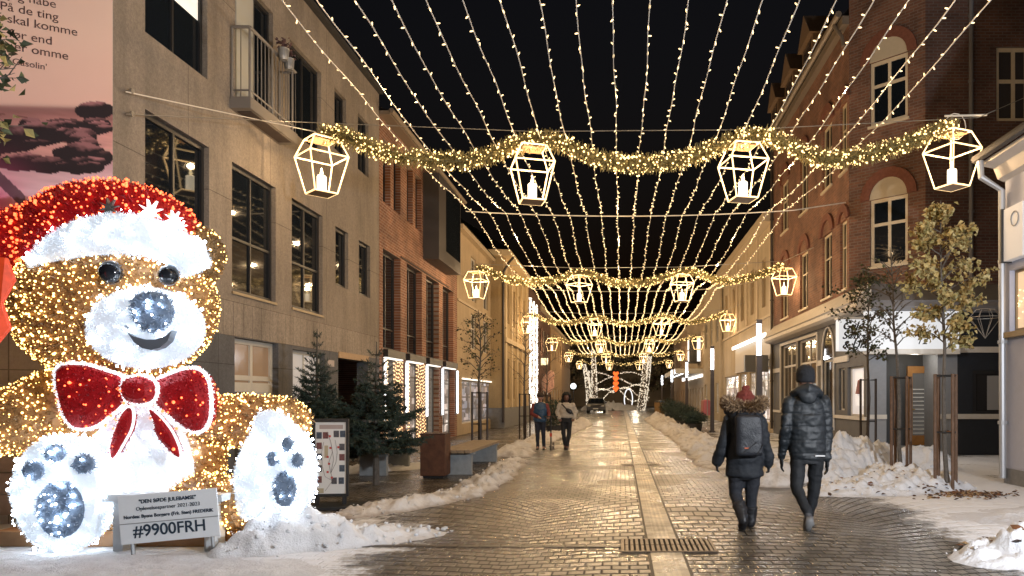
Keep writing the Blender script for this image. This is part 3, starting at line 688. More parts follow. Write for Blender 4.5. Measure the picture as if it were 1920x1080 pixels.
mb = MB(); mb.tube([fr(YC + .1, 13.1, .28), fr(YE, 13.1, .28)], .1, 8); mb.tube([fr(YC + .6, 13.0, .28), fr(YC + .3, 12.5, .12), fr(YC + .25, 12.2, .1)], .06, 8); mb.fbox(fr, YC, YE, 12.75, 13.0, .001, .2); mb.build('gutter', mat('gutter_zinc', ()), t)
mb = MB(); mb.quad(fr(YC, 13.05, .2), fr(YE, 13.05, .2), fr(YE, 17, -4), fr(YC, 17, -4)); mb.build('roof', mat('roof_slate', (.05, .045, .045), .8), t)
for k, y in enumerate((27.2, 30.2, 33.0)):
    mb = MB(); w = .75; n0, n1 = -1.2, .02
    mb.fbox(fr, y - w, y + w, 13.1, 14.5, n0, n1); pts = [(y - w - .15, 14.5), (y + w + .15, 14.5), (y, 15.5)]
    mb.prism(pts, lambda a, b, q: fr(a, b, q), n0, n1 + .15); d_ = mb.build('dormer', mat('dormer_brown', (.2, .13, .08), .8, noise_amt=.15), t)
    q = MB(); q.fbox(fr, y - .5, y + .5, 13.3, 14.4, n1 + .001, n1 + .03); q.build('dormer_window', mat('dormer_glass', (.08, .06, .05), .2), d_)
# shop floor
Y0 = 20.7
sh = [(yy(1533), yy(1496), 1.15, 3.76), (yy(1496) + .12, yy(1465), 1.15, 3.76), (yy(1565), yy(1543), .55, 2.84)]
sh = [(min(a, b), max(a, b), c, d) for a, b, c, d in sh]
dw = (20.95, 22.45, 1.05, 2.5)
wall(t, fr, Y0, YE, 0, 4.2, sh + [dw, (22.75, 23.35, 1.2, 2.5)], M_shopgrey, name='shop_wall', depth=.2)
for h in sh[:2]: window(t, fr, *h, (.5,), (.66,), M_white, mat('shop_glass_dim', (.05, .04, .03), .06, emit=(1, .7, .4), es=.015), fw=.08, ins=.1, bar=.08, name='shop_window')
window(t, fr, *sh[2], (), (), M_white, M_glass, fw=.07, ins=.05, name='arched_window'); window(t, fr, 22.75, 23.35, 1.2, 2.5, (), (), M_white, M_glass, fw=.05, name='side_case')
wtr = MB()
for a, b, c, d in sh[:2]:
    for z in (c - .1, d): wtr.fbox(fr, a - .1, b + .1, z, z + .1, .002, .05)
    for u in (a - .1, b): wtr.fbox(fr, u, u + .1, c, d, .002, .05)
segs = [(YC, sh[2][0] - .02), (sh[2][1] + .02, sh[0][0] - .12), (sh[1][1] + .12, YE)]
for a, b in segs: wtr.fbox(fr, a, b, 2.68, 2.86, .002, .045)
wtr.fbox(fr, Y0, sh[2][0] - .02, .95, 1.05, .002, .05); wtr.fbox(fr, sh[1][1], YE, .95, 1.05, .002, .05)
a, b, c, d = sh[2]; q = MB(); r = (b - a) / 2; A = [((a + b) / 2 + r * math.cos(math.pi * i / 12), d + .02 + r * 1.5 * math.sin(math.pi * i / 12)) for i in range(13)]
q.prism(A, lambda u, z, n: fr(u, z, n), .002, .012); q.build('arch_glass', M_glass, t)
wtr.tube([fr(u, z, .03) for u, z in A], .035, 6); wtr.tube([fr(a, c, .03), fr(a, d, .03)], .035, 6); wtr.tube([fr(b, c, .03), fr(b, d, .03)], .035, 6)
wtr.build('white_trim', M_white, t)
# pent ledge
mb = MB(); pr = [(.001, 3.95), (.32, 4.0), (.4, 4.08), (.4, 4.2), (.45, 4.24), (.001, 4.75)]
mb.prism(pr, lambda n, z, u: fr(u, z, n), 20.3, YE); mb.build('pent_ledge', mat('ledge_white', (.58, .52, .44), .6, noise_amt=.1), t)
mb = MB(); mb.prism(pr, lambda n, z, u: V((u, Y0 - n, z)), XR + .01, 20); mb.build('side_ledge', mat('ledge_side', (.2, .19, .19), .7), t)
mb = MB(); mb.quad((XR, Y0, 4.5), (XR, YC, 4.5), (CH1.x, CH1.y, 4.5), (XR + 2.2, Y0, 4.5)); mb.build('corner_deck', mat('roof_slate', ()), t)
# display window facing the street
w = window(t, fr, *dw, (), (), M_white, mat('display_glow', (.7, .7, .7), .3, emit=(1, .95, .95), es=.35), fw=.06, ins=.1, name='display_window')
q = MB(); q.fbox(fr, 21.3, 22.1, 1.35, 2.35, -.13, -.12); q.build('poster', mat('poster_white', (.75, .72, .7), .6, emit=(1, .97, .95), es=.5), w)
q = MB(); q.tube([fr(21.75, 1.7, -.115), fr(21.72, 2.1, -.115)], [.1, .04], 8); q.build('poster_figure', mat('poster_red', (.35, .16, .14), .6), w)
# front plane toward the camera
ff = FR((XR, Y0, 0), (1, 0, 0), (0, -1, 0)); fx = lambda px, Y=Y0: (px - CX) / F_PX * Y - XR
re = (fx(1662), fx(1758), 0, 2.9); dc = (fx(1824), fx(1882), 1.12, 2.35)
dk = mat('shop_navy', (.018, .022, .03), .55, noise_amt=.1)
wall(t, ff, 0, fx(1795), 0, 4.2, [re], mat('shop_grey_lit', (.26, .27, .29), .7, noise_amt=.06), depth=1.0, name='entrance_wall')  # lighter copy of the shop grey, with the sign's light in its colour
wall(t, ff, fx(1795), 14, 0, 4.2, [dc], dk, name='navy_wall')
dcw = window(t, ff, *dc, (), (), M_frame_dark, mat('case_glass', (.03, .03, .032), .1), fw=.1, ins=.02, name='display_case')
q = MB(); q.fbox(ff, dc[0] + .42, dc[0] + .75, 1.25, 2.2, -.05, -.045); q.build('case_poster', mat('grey_paper', (.3, .3, .3), .6), dcw)
wtr = MB(); wtr.fbox(ff, fx(1795), 14, 2.84, 3.0, .002, .05); wtr.fbox(ff, fx(1757), 14, 1.0, 1.14, .002, .05); wtr.fbox(ff, 0, re[0], 1.0, 1.12, .002, .05); wtr.build('white_band', M_white, t)
part_box(t, 'recess_back', mat('recess_dark', (.05, .05, .05), .7), ff, (re[0], re[1], 0, 2.9, -1.2, -1.0))
da, db = fx(1702, 21.6), fx(1757, 21.6) - .02
q = MB(); q.fbox(ff, da, db, .22, 2.5, -.995, -.94); q.fbox(ff, da, da + .14, .22, 2.5, -.939, -.9); q.fbox(ff, db - .14, db, .22, 2.5, -.939, -.9); q.fbox(ff, da + .14, db - .14, .22, .5, -.939, -.9); q.fbox(ff, da + .14, db - .14, 2.3, 2.5, -.939, -.9)
dr = q.build('door', mat('oak_door', (.36, .17, .05), .4, noise_amt=.15, nscale=6), t)
q = MB(); q.fbox(ff, da + .14, db - .14, .5, 2.3, -.938, -.93); q.build('door_glass', mat('door_glass', (.08, .08, .08), .1, emit=(1, .9, .8), es=.05), dr)
q = MB()
for k in range(12): q.fbox(ff, da + .16, db - .16, .55 + k * .115, .58 + k * .115, -.929, -.92)
q.build('blind_slats', mat('slat_white', (.7, .7, .68), .5), dr)
q = MB(); q.tube([ff(da + .07, 1.25, -.88), ff(da + .2, 1.25, -.87)], .018, 8); q.fbox(ff, da + .04, da + .1, 1.1, 1.4, -.899, -.885); q.build('handle', mat('brass', (.5, .32, .1), .3, .9), dr)
part_box(t, 'door_step', mat('step_stone', (.3, .29, .28), .7, noise_amt=.1), ff, (re[0], re[1], 0, .2, -.99, .25))
# shop sign box
sg = thing('shop_sign', 'long white lit shop sign with black italic letters above the oak shop door', 'shop sign', (XR, Y0 - .2, 2.9))
sx0, sx1 = (1573 - CX) / F_PX * 20.3, (1800 - CX) / F_PX * 20.3
fsg = FR((0, 20.3, 0), (1, 0, 0), (0, -1, 0))
part_box(sg, 'sign_box', mat('sign_lit', (.3, .3, .3), .5, emit=(.95, .97, 1), es=.62), fsg, (sx0, sx0 + .75, 2.87, 3.72, -.3, 0), (sx0 + .76, sx1, 2.92, 3.95, -.3, -.05))
part_box(sg, 'sign_rim', M_white, fsg, (sx0 + .76, sx1, 2.78, 2.915, -.35, .02), (sx0 - .04, sx0 + .76, 3.725, 3.78, -.3, .02))
ink = mat('sign_ink', (.008, .008, .01), .7, spec=.2)
for s, z in (('Guld', 3.45), ('Sølv', 3.19), ('& Ure', 2.94)): text(s, .29, ink, (sx0 + .08, 20.295, z), (1, 0, 0), (0, 0, 1), sg, align='LEFT', shear=.35, bold=.003); text(s, .29, ink, (sx0 + .094, 20.296, z + .004), (1, 0, 0), (0, 0, 1), sg, align='LEFT', shear=.35)
text('12', .3, ink, (sx0 + 2.12, 20.345, 3.05), (1, 0, 0), (0, 0, 1), sg, align='LEFT', shear=.35)
lamp('sign_light', ((sx0 + sx1) / 2 + .2, 18.9, 3.0), 55, (.95, .97, 1), .15, sg)
lamp('entrance_light', (8.2, 20.9, 2.7), 14, (1, .9, .75), .1, sg)

# ---------------------------------------------------------------- right: pale building in front
t = thing('pale_building', 'pale lilac plastered building with zinc gutter at right edge', 'building', (7.2, 14, 0)); fp = rfr(0, 7.2)
wall(t, fp, 4.6, 14, 0, 6.0, [(12.9, 13.85, 2.82, 3.95)], mat('pale_plaster', (.45, .47, .57), .8, noise_amt=.04))
w = window(t, fp, 12.9, 13.85, 2.82, 3.95, (), (), mat('warm_sill', ()), mat('warm_window', (.6, .45, .3), .4, emit=(1, .72, .45), es=.7), fw=.05, ins=.1)
q = MB()
for k in range(40): q.ell(fp(13 + rnd.random() * .75, 3.0 + rnd.random() * .85, -.11), .014, .014, .014, 5, 4)
q.build('fairy_lights', M_bulb, w)['kind'] = 'stuff'
part_box(t, 'window_ledge', mat('warm_sill', ()), fp, (12.8, 13.95, 2.7, 2.8, .002, .12))
mb = MB(); mb.quad((7.2, 14, 0), (13, 14, 0), (13, 14, 6), (7.2, 14, 6)); mb.build('end_wall', mat('pale_plaster', ()), t)
mb = MB(); mb.prism([(.001, 5.65), (.12, 5.7), (.2, 5.9), (.42, 5.95), (.42, 6.02), (.001, 6.1)], lambda n, z, u: fp(u, z, n), 2, 14.05); mb.build('cornice', mat('cornice_white', (.6, .55, .5), .7), t)
mb = MB(); mb.quad(fp(2, 6.05, .5), fp(14.1, 6.05, .5), fp(14.1, 9, -4), fp(2, 9, -4)); mb.tube([fp(2, 6.08, .52), fp(14.1, 6.08, .52)], .08, 8); mb.build('roof', mat('roof_slate', ()), t)
mb = MB(); mb.tube([fp(13.9, 6.0, .52), fp(13.9, 5.7, .5), fp(13.9, 5.45, .12), fp(13.9, .1, .1)], .06, 10)
for z in (1.1, 2.6, 4.1): mb.tube([fp(13.9, z, .1), fp(13.9, z + .06, .1)], .085, 10)
mb.build('downpipe', mat('zinc_pale', (.42, .43, .45), .45, .4), t)
part_box(t, 'plinth', mat('plinth_grey', ()), fp, (2, 14.0, 0, .28, .001, .03))
sg = thing('wall_sign', 'white cushion shaped projecting sign box on the pale building', 'sign', fp(13.5, 4.3, 0)); q = MB()
q.fbox(fp, 13.1, 13.75, 3.98 + .12, 5.05, .003, .16); q.build('sign_box', mat('sign_pale', (.6, .6, .62), .5, emit=(1, .97, .95), es=.2), sg)
q = MB(); q.fbox(fp, 13.76, 13.79, 4.08, 5.07, .003, .2); q.build('rim', M_frame_dark, sg)
q = MB(); q.tube([fp(13.35 + .13 * math.cos(a * .5), 4.8 + .13 * math.sin(a * .5), .17) for a in range(12)], .012, 5, True); q.build('emblem_ring', mat('grey_paper', ()), sg)
dm = thing('wire_diamond', 'unlit wire diamond ornament hanging by the downpipe', 'ornament', (6.95, 14.1, 3.0)); q = MB(); c = V((6.92, 14.2, 3.0)); top = [c + V((.3 * math.cos(k), .3 * math.sin(k), .12)) for k in [i * math.pi / 4 for i in range(8)]]; up = [c + V((.17 * math.cos(k), .17 * math.sin(k), .27)) for k in [i * math.pi / 4 for i in range(8)]]
q.tube(top, .006, 4, True); q.tube(up, .006, 4, True)
for a, b in zip(top, up): q.tube([b, a, c - V((0, 0, .28))], .005, 4)
q.build('wire_frame', M_steelwire, dm)

# ---------------------------------------------------------------- right: cream house and beyond
M_creamR = seam_mat('cream_right', (.62, .5, .34), 0, 0, amt=.06)
E0, E1 = 33.42, 49.8
t = thing('cream_shop_building', 'cream rendered house with white light strip over its shop fronts right of the street', 'building', (XR, E0, 0))
ew = [(E0 + 1.6 + k * 3.2, E0 + 2.7 + k * 3.2, 5.9, 8.2) for k in range(5)]
es = [(E0 + .8, E0 + 3.6, .4, 2.9), (E0 + 4.4, E0 + 6.2, .2, 2.9), (E0 + 7, E0 + 9.4, .4, 2.9), (E0 + 10, E0 + 15.6, .4, 2.9)]
wall(t, fr, E0, E1, 0, 9.5, ew + es, M_creamR)
for h in ew: window(t, fr, *h, (.5,), (.62,), mat('cream_frame', ()), mat('warm_blind', ()), ins=.1)
M_glowR = goods('shop_glow_right', (1, .95, .88), 1.1, 1.8)
for h in es: window(t, fr, *h, (.33, .66), (.8,), M_frame_white, M_glowR, name='shop_window')
part_box(t, 'strip_light', mat('strip_bright', (1, 1, 1), .5, emit=(1, .95, .88), es=3.0), fr, (E0 + .2, 43.6, 4.35, 4.52, .28, .34))
part_box(t, 'fascia', mat('fascia_cream', (.5, .45, .38), .6), fr, (E0 + .05, 43.8, 3.0, 4.5, .002, .12))
part_box(t, 'cornice', mat('cream_trim', ()), fr, (E0, E1, 9.5, 9.9, -.3, .45), (E0, E1, 5.3, 5.42, .001, .07))
mb = MB()
for k in range(6): mb.fbox(fr, E0 + .4 + k * 3.2, E0 + .75 + k * 3.2, 5.43, 9.49, .001, .06)
mb.build('pilaster', mat('cream_trim', ()), t)
mb = MB(); mb.quad(fr(E0, 9.9, .45), fr(E1, 9.9, .45), fr(E1, 13, -4), fr(E0, 13, -4)); mb.build('roof', mat('roof_slate', ()), t)
bx = thing('projecting_sign', 'dark grey projecting box sign beside the nearest street lamp', 'sign', (6.2, E0 + .2, 3.2)); q = MB(); q.box(5.55, 6.6, 33.5, 33.85, 2.75, 3.5); q.build('sign_box', mat('box_grey', (.12, .125, .13), .5), bx); q = MB(); q.tube([(6.6, 33.7, 3.3), (6.8, 33.7, 3.3)], .03, 6); q.build('bracket', M_black, bx)
h = far_house('grey house with arched windows beyond the cream shop building', 6.6, 49.82, 60, 9.2, mat('grey_far', (.42, .35, .25), .9, noise_amt=.1), [(5.4, 7.4), (.5, 2.6)], False)
h = far_house('house with a wide flat canopy on the right of the street', 6.7, 60.02, 76, 9.0, mat('tan_far', (.36, .28, .19), .9, noise_amt=.1), [(5.2, 7), (.5, 2.4)], False)
fr2 = rfr(0, 6.7)
part_box(h, 'canopy', mat('canopy_white', (.6, .6, .58), .5), fr2, (61, 75.5, 3.55, 3.95, .002, 2.3))
part_box(h, 'strip_light', mat('strip_bright', ()), fr2, (61.2, 75.3, 3.52, 3.546, 1.6, 1.75), (61.2, 75.3, 3.3, 3.5, .02, .06))
h = far_house('last tan house on the right before the square', 6.9, 76.02, 98, 8.6, mat('brown_far', ()), [(5.2, 7), (.5, 2.4)], False)
part_box(h, 'lit_fascia', mat('fascia_lit', (1, 1, 1), .5, emit=(.95, .97, 1), es=1.6), rfr(0, 6.9), (77, 80, 3.3, 4.2, .3, .4))
q = thing('lit_window_box', 'bright white upstairs bay window above the flat canopy', 'bay window', (6.4, 64, 5)); mb = MB(); mb.fbox(fr2, 63.2, 65.4, 4.6, 6.6, .003, .9); mb.build('glazing', mat('bay_lit', (1, 1, 1), .5, emit=(.9, .95, 1), es=.9), q); mb = MB()
for z in (4.55, 5.6, 6.6): mb.fbox(fr2, 63.15, 65.45, z, z + .09, .002, .95)
mb.fbox(fr2, 63.14, 63.22, 4.64, 6.6, .3, .96); mb.build('frame', M_frame_dark, q)

# ---------------------------------------------------------------- street lamps with glowing tubes
for k, (y, x) in enumerate(((22.8, 4.2), (34.5, 4.2), (48, 4.2), (62, 4.2), (77, 4.2), (1.0, 5.2))):
    l = thing('street_lamp', 'slim dark lamp post with white tube top, ' + (ORD[k] + ' beyond the walking couple' if k < 5 else 'added out of view for cool light'), 'street lamp', (x, y, 0), group='tube topped street lamps')
    q = MB(); q.box(x - .085, x + .085, y - .085, y + .085, 0, 2.88); q.box(x - .13, x + .13, y - .13, y + .13, 0, .06); q.build('post', mat('lamp_brown', (.04, .028, .022), .45, .3), l)
    q = MB(); q.loft([((x, y, 2.885), .075, .075), ((x, y, 3.84), .075, .075)], 14); q.build('tube', M_tube, l)
    q = MB(); q.box(x - .085, x + .085, y - .085, y + .085, 3.845, 3.97); q.build('cap', mat('lamp_brown', ()), l)
    lamp('tube_glow', (x, y + (.3 if k == 5 else -.3), 3.4), 3500 if k == 5 else 50, (.9, .94, 1), .1, l)  # last post is an added one out of view, supplying the cool light

# ---------------------------------------------------------------- lanterns, garlands and wires
SPAN = 11.95
lan = thing('lantern', 'x', 'lantern'); M_rope = mat('rope_light', (1, .85, .6), .4, emit=(1, .64, .27), es=2.3)
hw = [(.235, 0), (.365, -.33), (.215, -1.02)]     # half side, z
q = MB(); ring = [[V((sx_ * h, sy * h, z)) for sx_, sy in ((-1, -1), (1, -1), (1, 1), (-1, 1))] for h, z in hw]
for rg in ring:
    for i in range(4): q.tube([rg[i], rg[(i + 1) % 4]], .0145, 6)
for i in range(4): q.tube([ring[0][i], ring[1][i], ring[2][i]], .0145, 6)
q.build('light_frame', M_rope, lan)
q = MB(); q.box(-.2, .2, -.2, .2, -.04, -.025); q.build('top_plate', mat('lantern_wood', (.35, .22, .12), .6), lan)
q = MB(); q.box(-.2, .2, -.2, .2, -1.035, -1.022); q.build('base_plate', mat('lantern_wood', ()), lan)
q = MB(); q.lathe((0, 0, -1.03), [(.085, 0), (.085, .33), (.07, .345), (.02, .345)], 16); cnd = q.build('candle', mat('candle_white', (1, 1, 1), .5, emit=(1, .86, .6), es=2.8), lan, True)
q = MB(); q.lathe((0, 0, -.69), [(.004, 0), (.034, .05), (.02, .11), (.003, .15)], 10); q.build('flame', mat('flame', (1, .8, .4), .5, emit=(1, .8, .45), es=5), cnd, True)
q = MB(); q.tube([(.09 * math.cos(a), 0, .02 + .1 * math.sin(a)) for a in [math.pi * i / 10 for i in range(11)]], .012, 6); q.tube([(0, 0, .12), (0, 0, .32)], .008, 5); q.build('hook', M_steelwire, lan)
lamp('lantern_lamp', (0, 0, -.5), 60, WARM, .05, lan)
rows = [14.15, 29.0, 44.7, 61.0, 79.7, 99.0]
RN = ['nearest', 'second', 'third', 'fourth', 'fifth', 'farthest']
px1 = [608, 1003, 1398, 1790]; tops = [262, 277, 273, 250]
first = True
def gpt(xs, z0, x):     # garland height at x: swag between lantern points
    for i in range(len(xs) - 1):
        if xs[i] <= x <= xs[i + 1]:
            t_ = (x - xs[i]) / (xs[i + 1] - xs[i]); return z0[i] * (1 - t_) + z0[i + 1] * t_ - (1 - math.cos(6.2832 * t_)) * .21
    return z0[0]
M_gneed = mat('garland_needles', (.22, .18, .07), .7)
for r, Y in enumerate(rows):
    k = [(p - CX) / F_PX * 14.15 for p in px1]; xs = [x + (0.05 * (r % 3) - .05) for x in k]
    zt = [CH + (HY - p) / F_PX * 14.15 - .02 * r for p in tops]
    for i in range(4):
        o = lan if first else dup(lan); first = False
        o.location = (xs[i], Y, zt[i]); o.rotation_euler.z = R((45, 16, 13, 24, 40, 18, -15)[(r * 4 + i + r * 2) % 7])
        o['label'] = 'glowing wire lantern with candle, %s in the %s row across the street' % (['leftmost', 'second from left', 'third from left', 'rightmost'][i], RN[r]); o['group'] = 'lanterns over the street'
    # garland: needles round a swagged core, plus fairy lights
    g = thing('garland', 'lit evergreen garland swagged between lanterns of the %s row' % RN[r], 'garland', (xs[0], Y, zt[0]), group='garlands over the street')
    zg = [z + .08 for z in zt]; nd = MB(); bl = MB(); core = []
    n = 60
    for i in range(n + 1):
        x = xs[0] + (xs[3] - xs[0]) * i / n; core.append(V((x, Y + .18 * math.sin(x * 1.7), gpt(xs, zg, x) + .05 * math.sin(x * 3.1))))
    nd.tube(core, .05, 6)
    NB, NN = ([1500, 7000], [900, 3600], [600, 1800], [300, 1000], [260, 700], [220, 500])[r]
    for j in range(NN):
        u = rnd.random() * n; i = int(u); i = min(i, n - 1); c = core[i].lerp(core[i + 1], u - i); a = rnd.random() * 6.283; rr = .06 + .13 * rnd.random() ** .7
        d = V((rnd.uniform(-.5, .5), math.cos(a), math.sin(a))).normalized(); e = d.orthogonal().normalized(); e = (Matrix.Rotation(rnd.random() * 6.28, 3, d) @ e) * (.012 + .004 * r); p0 = c + d * .03; p1 = c + d * (rr + .05)
        nd.quad(p0 - e, p0 + e, p1 + e * .4, p1 - e * .4)
    for j in range(NB):
        u = rnd.random() * n; i = min(int(u), n - 1); c = core[i].lerp(core[i + 1], u - i); a = rnd.random() * 6.283; rr = rnd.uniform(.10, .20)
        s_ = rnd.choice((.008, .010, .013, .017, .021)) * (1 + .2 * r); bl.ell(c + V((0, math.cos(a) * rr, math.sin(a) * rr)), s_, s_, s_, 6, 4)
    nd.build('greenery', M_gneed, g); bl.build('fairy_lights', M_gbulb, g)['kind'] = 'stuff'
    # wire above the row
    w = MB(); zz = max(zt) + .3
    if r == 0: pts = [P(236, 214, Yl(236, XL) - .1), V((xs[0], Y, zt[0] + .32)), V((xs[1], Y, zt[1] + .31)), V((xs[2], Y, zt[2] + .3)), V((xs[3] + .5, Y, zt[3] + .3)), V((8.4, 14.1, 7.6))]
    else: pts = [V((XL, Y + 3, 6.75)), V((xs[0], Y, zt[0] + .32)), V((xs[1], Y, zt[1] + .31)), V((xs[2], Y, zt[2] + .31)), V((xs[3], Y, zt[3] + .31)), V((XR, Y - 2.6, 6.9))]
    w.tube(pts, .011 if r else .008, 5); tag(w.build('span_wire', M_steelwire), 'thin steel wire carrying the %s row of lanterns' % RN[r], 'wire', 'wires across the street')
w = MB(); w.tube([P(236, 172, Yl(236, XL) - .1), V((-5.8, 14.1, 6.62)), V((-5.63, 14.15, 6.5))], .009, 5); tag(w.build('stay_wire', M_cable), 'pale cable sloping from the concrete wall to the nearest left lantern', 'cable')
q = MB(); x0, y0, z0 = 6.35, 14.2, 6.95; q.tube([(x0 + .2 * math.cos(a), y0, z0 - .2 + .25 * math.sin(a)) for a in [i * .42 for i in range(15)]], .009, 5, True); q.tube([(x0 - .2, y0, z0), (x0 + .6, y0, z0 + .02)], .02, 6); tag(q.build('cable_loop', M_cable), 'coil of cable and clamp above the nearest right lantern', 'cable')

# ---------------------------------------------------------------- strings of lights along the street
sup = [5.0, 21.6, 37.0, 53.0, 70.0, 90.0]
def szp(Y, i):
    cz = 7.0 - .16 * (1 - ((i) / 10) ** 2)
    for a, b in zip(sup, sup[1:]):
        if a <= Y <= b:
            t_ = (Y - a) / (b - a); return cz - 4 * t_ * (1 - t_) * (.42 if a < 20 else .38) - (.08 * (Y - 50) / 40 if Y > 50 else 0)
    return cz
bulb = MB(); bulb.lathe((0, 0, 0), [(.006, 0), (.010, .012), (.011, .035), (.006, .05)], 6); BM = bulb.build('bulb', M_bulb); bme = BM.data; bpy.data.objects.remove(BM)
dirs = [V((math.cos(a) * .7, .3 * math.sin(3 * a), math.sin(a))).normalized() for a in [i * 6.283 / 13 for i in range(13)]]
for i in range(-9, 11):
    X = -.1 + .466 * i + (.15 if i > 8 else 0); ph = i * 1.37
    path = lambda Y: V((X + .014 * math.sin(Y * 1.1 + ph) + .008 * math.sin(Y * 2.7 + ph * 2), Y, szp(Y, i) + .012 * math.sin(Y * 1.7 + ph)))
    w = MB(); w.tube([path(5 + .5 * k) for k in range(171)], .0085, 4)
    s_ = w.build('light_string', M_cable); s_['label'] = 'warm white light string along the street, %s counted from the left' % ORD[i + 9]; s_['category'] = 'light string'; s_['group'] = 'light strings over the street'
    Y = 7.2 + rnd.random() * .3; st = MB(); n = 0
    while Y < 90:
        d = dirs[rnd.randrange(13)]; p = path(Y)
        if n < 92:
            b = bpy.data.objects.new('bulb', bme); COL.objects.link(b); b.parent = s_; b.location = p; b.rotation_mode = 'QUATERNION'; b.rotation_quaternion = V((0, 0, 1)).rotation_difference(d); b.scale = (.95, .95, 1.05)
        else: q_ = p + d * .03; st.ell(q_, .021, .021, .028, 5, 3)
        n += 1; Y += rnd.uniform(.18, .40) * (1 if n < 92 else .6)
    st.build('fairy_lights', M_bulb, s_)['kind'] = 'stuff'
for k, Y in enumerate(sup[1:]):
    w = MB(); w.tube([V((x, Y, 7.0 - .16 * (1 - (x / 4.8) ** 2) - (.15 * (Y - 50) / 40 if Y > 50 else 0) + (0 if abs(x) < 5 else .0))) for x in [-4.5 + i * .5 for i in range(20)]] + [V((XR, Y + 1, 7.5))], .016, 5)
    tag(w.build('cross_cable', M_cable), 'pale cable crossing the street under the light strings, %s from the camera' % ORD[k], 'cable', 'cables carrying the light strings')
# light given off by the strings, one lamp in each stretch
for Y in [5, 8.5, 12, 16, 20, 24, 28, 33, 38, 43, 48, 54, 60, 67, 75, 84]:
    for x in (-3.4, 0, 3.6): lamp('string_lamp', (x, Y, 6.55), 95 if Y < 22 else 150, WARM, .04)
# ---------------------------------------------------------------- the lit bear
BY = 8.35
bear = thing('light_bear', 'huge seated teddy bear of gold and white tinsel lights wearing a red santa hat', 'light sculpture', ((212 - CX) / F_PX * BY, BY, 0))
def bp(px, py, Y=BY): return P(px, py, Y)
sc = lambda px, Y=BY: px / F_PX * Y
M_gold = mat('gold_tinsel', (.36, .205, .085), .45)
M_goldd = mat('bronze_tinsel', (.2, .125, .055), .5)
M_wht = mat('white_tinsel', (.62, .67, .74), .6, emit=(.76, .87, 1), es=.46)  # tinsel emits by itself, standing in for the soft glow of its bulbs
M_red = mat('red_tinsel', (.36, .006, .012), .5, .15, emit=(1, .02, .02), es=.05)
M_blue = mat('slate_tinsel', (.19, .26, .37), .6)
M_rim = mat('white_rope', (.8, .8, .85), .5, emit=(.9, .95, 1), es=1.1)
E_gold = mat('gold_led', (1, .8, .5), .4, emit=(1, .6, .17), es=7)
E_wht = mat('white_led', (1, 1, 1), .4, emit=(.80, .90, 1), es=34)
E_red = mat('red_led', (1, .3, .15), .4, emit=(1, .11, .03), es=4)
br = random.Random(5)
def furry(name, shape, mats, led, tden, lden, tl=.05, tw=.012, lr=.012, parent=None, face_only=True, core=True, keep=None):
    """shape: MB with the core; tinsel strips and leds are scattered over its faces"""
    vs = [V(v) for v in shape.v]; out = MB(); lb = MB()
    if core: out.add(vs, shape.f)
    for f in shape.f:
        for k in range(1, len(f) - 1):
            a, b, c = vs[f[0]], vs[f[k]], vs[f[k + 1]]; n = (b - a).cross(c - a); ar = n.length / 2
            if ar < 1e-8: continue
            n.normalize()
            if face_only and n.y > .6: continue
            def rp():
                u, v = br.random(), br.random()
                if u + v > 1: u, v = 1 - u, 1 - v
                return a + (b - a) * u + (c - a) * v
            for _ in range(int(ar * tden + br.random())):
                p = rp(); d = (n * br.uniform(.2, 1.1) + V((br.uniform(-1, 1), br.uniform(-1, 1), br.uniform(-1, 1))) * .8).normalized(); e = d.orthogonal().normalized()
                e = (Matrix.Rotation(br.random() * 6.28, 3, d) @ e) * tw * .5; q = p + d * tl * br.uniform(.5, 1.1)
                out.k = 0 if br.random() < .75 or len(mats) < 2 else 1
                out.quad(p - e, p + e, q + e * .5, q - e * .5)
            out.k = 0
            for _ in range(int(ar * lden + br.random())):
                p = rp() + n * br.uniform(.015, .05)
                if keep and not keep(p): continue
                r = lr * br.choice((.45, .55, .7, .9, 1.1, 1.5)); lb.ell(p, r, r, r, 6, 4)
    o = out.build(name, mats, parent or bear)
    if lb.v: lb.build('fairy_lights', led, o)['kind'] = 'stuff'
    return o
def sub(mb, k=1):     # triangulated copy with finer faces is not needed: ellipsoids are already fine
    return mb
def disc(pts, y0, thick, dome=.0):      # outline in photo-like front view, real thickness, domed front
    return pts
def slab(pts, Y, th, dome=.06):
    """a cushion: outline (px,py) seen on plane Y, with depth th and a domed front"""
    m = MB(); c = (sum(p[0] for p in pts) / len(pts), sum(p[1] for p in pts) / len(pts)); n = len(pts); rings = []
    for s, d in ((.8, th), (1, 0), (.9, -dome * .5), (.6, -dome * .9), (.25, -dome)):
        rings.append([bp(c[0] + (x - c[0]) * s, c[1] + (y - c[1]) * s, Y) + V((0, d, 0)) for x, y in pts])
    vs = [v for r in rings for v in r]; fs = []
    for i in range(len(rings) - 1):
        for k in range(n): fs.append((i * n + k, i * n + (k + 1) % n, (i + 1) * n + (k + 1) % n, (i + 1) * n + k))
    fs.append(tuple((len(rings) - 1) * n + k for k in range(n))); m.add(vs, fs)
    if sum(pts[i][0] * pts[(i + 1) % n][1] - pts[(i + 1) % n][0] * pts[i][1] for i in range(n)) > 0: m.f = [f[::-1] for f in m.f]
    return m
def smooth_out(pts, n=3):
    for _ in range(n):
        q = []
        for i in range(len(pts)):
            a, b = pts[i], pts[(i + 1) % len(pts)]; q += [(a[0] * .75 + b[0] * .25, a[1] * .75 + b[1] * .25), (a[0] * .25 + b[0] * .75, a[1] * .25 + b[1] * .75)]
        pts = q
    return pts
def ellp(cx, cy, rx, ry, n=28): return [(cx + rx * math.cos(6.2832 * i / n), cy + ry * math.sin(6.2832 * i / n)) for i in range(n)]
G = [M_gold, M_goldd]
